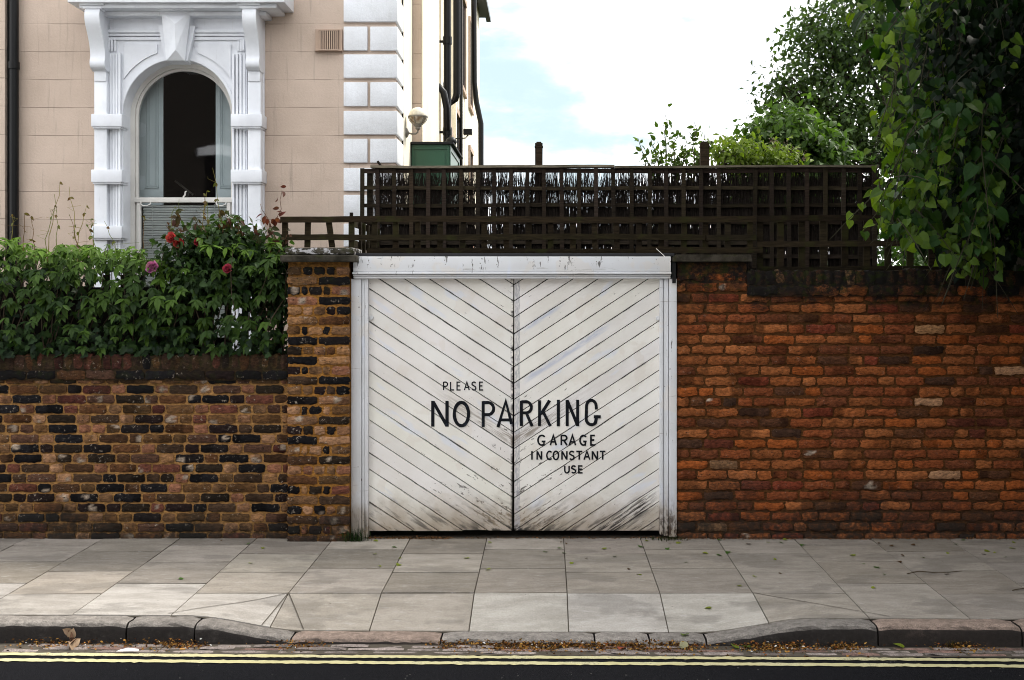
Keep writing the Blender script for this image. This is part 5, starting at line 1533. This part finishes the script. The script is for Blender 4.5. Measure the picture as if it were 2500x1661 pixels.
bt.build('trunk', M_BARK, lime)

# ------------------------------------------------------------------ trees and shrubs behind the trellis
def E(u, v, y, ru, rv, ry, n):                       # clump whose middle and half sizes are given off the photo, at depth y
    s_ = 1.05932*(DIST+y)/FPX; return (D(u, v, y)[:], (ru*s_, ry, rv*s_), n)
def no_front(P): return P[:, 1] > 3.7
tree('fine_leaved_tree', 'tall airy tree with small dark leaves, sky glinting through, behind the trellis', (6.4, 11.0, -.03),
     [E(1985, 120, 10.5, 110, 95, 1.3, 150), E(1900, 110, 11, 75, 65, 1.0, 85), E(1850, 205, 11, 85, 50, 1.0, 90), E(1945, 255, 10.5, 130, 60, 1.3, 150), E(1800, 215, 11, 45, 25, .6, 26), E(1870, 60, 11, 40, 32, .6, 30), E(1990, 330, 10.5, 120, 60, 1.3, 150), E(2080, 60, 11, 120, 90, 1.5, 130), E(1990, 0, 11, 110, 70, 1.4, 120), E(2120, 220, 11, 120, 120, 1.5, 170), E(1900, 350, 10.5, 70, 60, 1.2, 90), E(2150, 420, 10.5, 140, 120, 1.2, 200), E(2050, -90, 11, 150, 90, 1.5, 90)],
     11, .115, SMALL, (.016, .038, .011), (.085, .14, .036), .24, spread=.20, hang=.15, group=None, shell=.3)
ch = tree('chestnut_tree', 'leafy mid green chestnut with pale blossom just above the trellis top', (2.9, 8.5, -.03),
     [E(1790, 330, 8, 70, 55, .8, 90), E(1850, 350, 8, 80, 55, .8, 90), E(1750, 345, 8, 50, 40, .6, 60), E(1800, 290, 8.3, 40, 30, .5, 40), E(1890, 380, 8, 60, 50, .7, 70), E(1820, 440, 8, 150, 60, .7, 120)],
     13, .125, OVATE, (.020, .050, .012), (.10, .18, .035), .12, spread=.13, hang=.45)
b = MB()
cl = []
for (u, v) in [(1782, 330), (1795, 345), (1812, 338), (1826, 352), (1838, 345), (1770, 355), (1850, 362), (1800, 362)]: cl.append((D(u, v, 7.3)[:], (.035, .035, .10), 14))
clumps(b, cl, 4, .035, SMALL, (.36, .28, .22), (.50, .42, .32), .02, 0, .3)
b.build('blossom', M_PETAL, ch)
tree('ash_sapling', 'bright yellow-green feathery sapling beside the second trellis post', (1.75, 4.6, -.03),
     [E(1700, 360, 4.6, 50, 24, .35, 50), E(1760, 365, 4.6, 60, 20, .35, 56), E(1660, 348, 4.6, 26, 24, .3, 24), E(1800, 375, 4.6, 50, 18, .3, 36), E(1720, 345, 4.6, 34, 14, .3, 18)],
     9, .065, OVATE, (.08, .14, .018), (.24, .32, .04), .05, spread=.08, hang=.3, cat='sapling')
sh = thing('tall_shrub', 'loose bright green shrub with upright leafy shoots poking above the trellis', 'shrub', (1.25, 3.6, -.03))
b = MB(); bs = MB()
for (u0, u1, v1, n_) in [(1540, 1532, 262, 34), (1545, 1560, 300, 24), (1530, 1500, 320, 20), (1520, 1470, 318, 16), (1600, 1600, 282, 26), (1610, 1625, 305, 22), (1560, 1580, 335, 26), (1590, 1645, 318, 18), (1510, 1480, 355, 16), (1570, 1540, 340, 26), (1550, 1515, 350, 20), (1600, 1575, 352, 30), (1620, 1600, 350, 30), (1560, 1555, 365, 30), (1580, 1620, 360, 30), (1530, 1505, 372, 18)]:
    y_ = 3.6+rng.normal(0, .15); p, q = D(u0, 440, y_), D(u1, v1, y_); pts = branch(bs, p, q, .012, .003, (.08, .07, .03), n=9, seg=5)
    t_ = rng.uniform(.3, 1, n_)**.7; PP = np.array([pts[int(k*8)].lerp(pts[min(8, int(k*8)+1)], k*8 % 1)[:] for k in t_])+rng.normal(0, .035, (n_, 3))
    b.inst(OVATE[0], OVATE[1], PP, frames(unit(n_)+np.array([0, 0, .2]), unit(n_)*.8+np.array([0, -.3, .7])), rng.uniform(.045, .085, n_), ramp_cols(n_, (.045, .09, .015), (.12, .19, .03)))
b.build('foliage', M_LEAF, sh); bs.build('stems', M_BARK, sh)
bk = thing('garden_bush', 'broad bright green bush seen through the open mesh right of the screening', 'bush', (4.6, 5.2, -.03))
b = MB(); clumps(b, [((4.1, 5.2, 1.5), (1.3, .7, 1.6), 260), ((6.0, 5.4, 1.6), (1.4, .8, 1.6), 240), ((7.8, 5.4, 1.6), (1.4, .8, 1.6), 160), ((2.6, 5.6, 1.3), (.9, .6, 1.3), 120), ((3.2, 7.0, 2.2), (1.5, .6, 1.4), 240), ((5.4, 7.2, 2.3), (1.6, .6, 1.5), 260), ((7.8, 7.2, 2.4), (1.6, .6, 1.5), 220), ((1.6, 7.0, 1.7), (1.0, .5, 1.3), 140)], 14, .09, OVATE, (.020, .05, .012), (.06, .12, .025), .12, .4, .4)
b.build('foliage', M_LEAF, bk)

# ------------------------------------------------------------------ small growth and litter on the ground
def tuft(name, label, cat, c, n, h, spread, ca, cb_):
    th = thing(name, label, cat, c); b = MB()
    for i in range(n):
        p = Vector(c)+Vector((rng.normal(0, spread), rng.normal(0, spread*.35), 0)); a = rng.uniform(0, 6.28); l = h*rng.uniform(.45, 1.1); o = rng.uniform(.15, .8)*l
        d = Vector((math.cos(a), math.sin(a)*.6-.2, 0)); s_ = Vector((-d.y, d.x, 0))*.003
        pts = [p, p+d*o*.3+Vector((0, 0, l*.6)), p+d*o+Vector((0, 0, l*.85))]
        vs = [pts[0]-s_, pts[0]+s_, pts[1]-s_*.8, pts[1]+s_*.8, pts[2]]
        k = rng.random(); b.add([v[:] for v in vs], [(0, 1, 3, 2), (2, 3, 4)], np.array(ca)*(1-k)+np.array(cb_)*k)
    b.build('blades', M_LEAF, th); return th
tuft('grass_tuft', 'dark green grass tuft at the foot of the left gate post', 'grass tuft', (-1.47, -.09, -.005), 130, .13, .05, (.010, .03, .008), (.04, .08, .02))
tuft('weed_clump', 'low mossy weeds at the foot of the right gate post', 'weeds', (.93, -.05, -.005), 150, .045, .075, (.025, .04, .01), (.06, .06, .02))
tuft('weed_tuft', 'sparse dry grass tuft in the gutter beside the right hand kerb joint', 'weeds', (2.35, -2.30, ROADZ), 60, .06, .028, (.05, .05, .015), (.14, .07, .02))
kinds = [('yellow green', (.25, .30, .03), 30), ('fresh green', (.07, .15, .025), 22), ('withered brown', (.10, .055, .025), 18)]
for (cn_, c, n_) in kinds:
    first = None
    for i in range(n_):
        xx = rng.uniform(-3.3, 3.7) if rng.random() < .45 else rng.uniform(-1.4, 3.7); yy = -abs(rng.normal(0, .8))-.04
        if yy < kerb_rear(xx)+.05: yy = rng.uniform(-1.6, -.1)
        if first is None:
            b = MB(); b.inst(LIME[0]*np.array([1, 1, .8]), LIME[1], np.zeros((1, 3)), np.eye(3)[None], np.array([1.0]), np.array([c]))
            o = first = b.build('fallen_leaf', M_LEAF)
            tag(o, f'small {cn_} fallen leaf lying on the grey paving flags', 'leaf', f'{cn_} leaves fallen on the pavement')
        else:
            o = dup(first)
        s_ = rng.uniform(.022, .045)*(.8 if cn_ == 'withered brown' else 1); o.scale = (s_, s_, s_)
        o.location = (xx, yy, pav_z(xx, yy)+.006); o.rotation_euler = (rng.normal(0, .12), rng.normal(0, .12), rng.uniform(0, 6.28))
for i, (u, v, c, lab) in enumerate([(1520, 1592, (.45, .10, .05), 'red and yellow leaf lying on the gutter setts'), (1795, 1598, (.22, .28, .03), 'yellow green leaf curled against the gutter weeds'), (1830, 1590, (.10, .18, .03), 'green leaf beside the yellow curled one in the gutter'), (1672, 1592, (.40, .38, .22), 'cream coloured leaf lying in the gutter below the kerb ramp'), (2205, 1595, (.24, .30, .03), 'bright yellow leaf standing on edge in the gutter'), (1673, 1548, (.16, .24, .03), 'green leaf resting on the kerb top at the ramp')]):
    b = MB(); b.inst(LIME[0], LIME[1], np.zeros((1, 3)), np.eye(3)[None], np.array([.055]), np.array([c]))
    o = tag(b.build('fallen_leaf', M_LEAF), lab, 'leaf')
    d_ = 6.68 if i < 5 else 6.85; y_ = d_-9
    p = W(u, v, y_); o.location = (p.x, y_, ROADZ+.015 if i < 5 else -.115); o.rotation_euler = (rng.normal(.3, .2), rng.normal(0, .3), rng.uniform(0, 6))
b = MB()                                             # crisp brown dead leaf
c0 = Vector(D(164, 1487, -2.30)); c0.z = ROADZ+.012
for k in range(9):
    P = np.array(c0[:])[None]+rng.normal(0, .012, (1, 3))+np.array([0, 0, .004+.009*k]); b.inst(LIME[0], LIME[1], P, frames(unit(1), unit(1)+np.array([0, -.5, .6])), np.array([.05]), ramp_cols(1, (.10, .04, .025), (.42, .30, .20)))
tag(b.build('crumpled_leaf', M_LITTER), 'crumpled brown dead leaf standing against the kerb face', 'leaf')
b = MB(); p = W(447, 1583, -2.34); b.tube([(p.x-.016, -2.35, ROADZ+.014), (p.x+.014, -2.345, ROADZ+.014)], .004, (.55, .30, .10), 8); tag(b.build('cigarette_butt', M_LITTER), 'orange cigarette butt lying in the gutter', 'cigarette butt')
b = MB(); p = W(316, 1595, -2.38)
b.add([(p.x-.07, -2.40, ROADZ+.016), (p.x+.06, -2.402, ROADZ+.018), (p.x+.05, -2.372, ROADZ+.022), (p.x-.01, -2.375, ROADZ+.030), (p.x-.055, -2.38, ROADZ+.02)], [(0, 1, 2, 3, 4)], (.6, .58, .55)); tag(b.build('paper_scrap', M_LITTER), 'flat torn white paper scrap on the gutter setts', 'paper')
for (x0_, y0_, x1_, y1_, lab) in [(2.45, -1.10, 2.85, -1.03, 'thin curved brown twig on the pavement flags'), (3.0, -1.52, 3.14, -1.46, 'short twig close to the kerb on the pavement flags')]:
    b = MB(); branch(b, (x0_, y0_, pav_z(x0_, y0_)+.006), (x1_, y1_, pav_z(x1_, y1_)+.008), .0035, .002, (.05, .035, .02), n=6, seg=5); tag(b.build('twig', M_BARK), lab, 'twig')
b = MB(); N = 5200
uc = [(1120, 60, .5), (1230, 130, 1.2), (1350, 150, 2.2), (1540, 110, 1.8), (1660, 60, .8), (1890, 90, 1.6), (2060, 50, .7), (300, 170, .6), (430, 60, .7), (110, 80, .4), (720, 60, .5), (2350, 60, .6)]
wts = np.array([c[2] for c in uc]); which = rng.choice(len(uc), N, p=wts/wts.sum())
u = np.array([uc[i][0] for i in which])+rng.normal(0, 1, N)*np.array([uc[i][1] for i in which])*.6
x = (u-UX)*6.72/FPX; dist_ = abs(rng.normal(0, .040, N)); y = kerb_front(x)-.012-dist_
far_ = rng.random(N) < .12; y[far_] -= rng.uniform(0, .12, far_.sum())
z = ROADZ+.008+np.clip(.035-dist_*.7, 0, 1)*rng.random(N)
cols = ramp_cols(N, (.16, .045, .012), (.30, .17, .04), rng.random(N), .4); dk = rng.random(N) < .45; cols[dk] *= .22; wh = rng.random(N) < .02; cols[wh] = (.6, .58, .55)
b.inst(SMALL[0], SMALL[1], np.stack([x, y, z], 1), frames(unit(N)*np.array([1, 1, .35]), unit(N)*.6+np.array([0, 0, .6])), rng.uniform(.006, .024, N), cols)
struct(b.build('leaf_litter', M_LITTER), 'stuff')
b = MB(); N = 1500; x = rng.uniform(-1.42, 3.7, N); x = np.where(rng.random(N) < .35, rng.uniform(-1.4, -.75, N), x); y = np.where((x > -1.45) & (x < .95), rng.uniform(-.02, .06, N), -.012-abs(rng.normal(0, .012, N)))
cols = ramp_cols(N, (.05, .03, .015), (.22, .09, .03), rng.random(N)**2, .4)
b.inst(SMALL[0], SMALL[1], np.stack([x, y, np.full(N, .002)], 1), frames(unit(N)*np.array([1, 1, .3]), unit(N)*.5+np.array([0, 0, .8])), rng.uniform(.008, .022, N), cols)
struct(b.build('leaf_litter', M_LITTER), 'stuff')
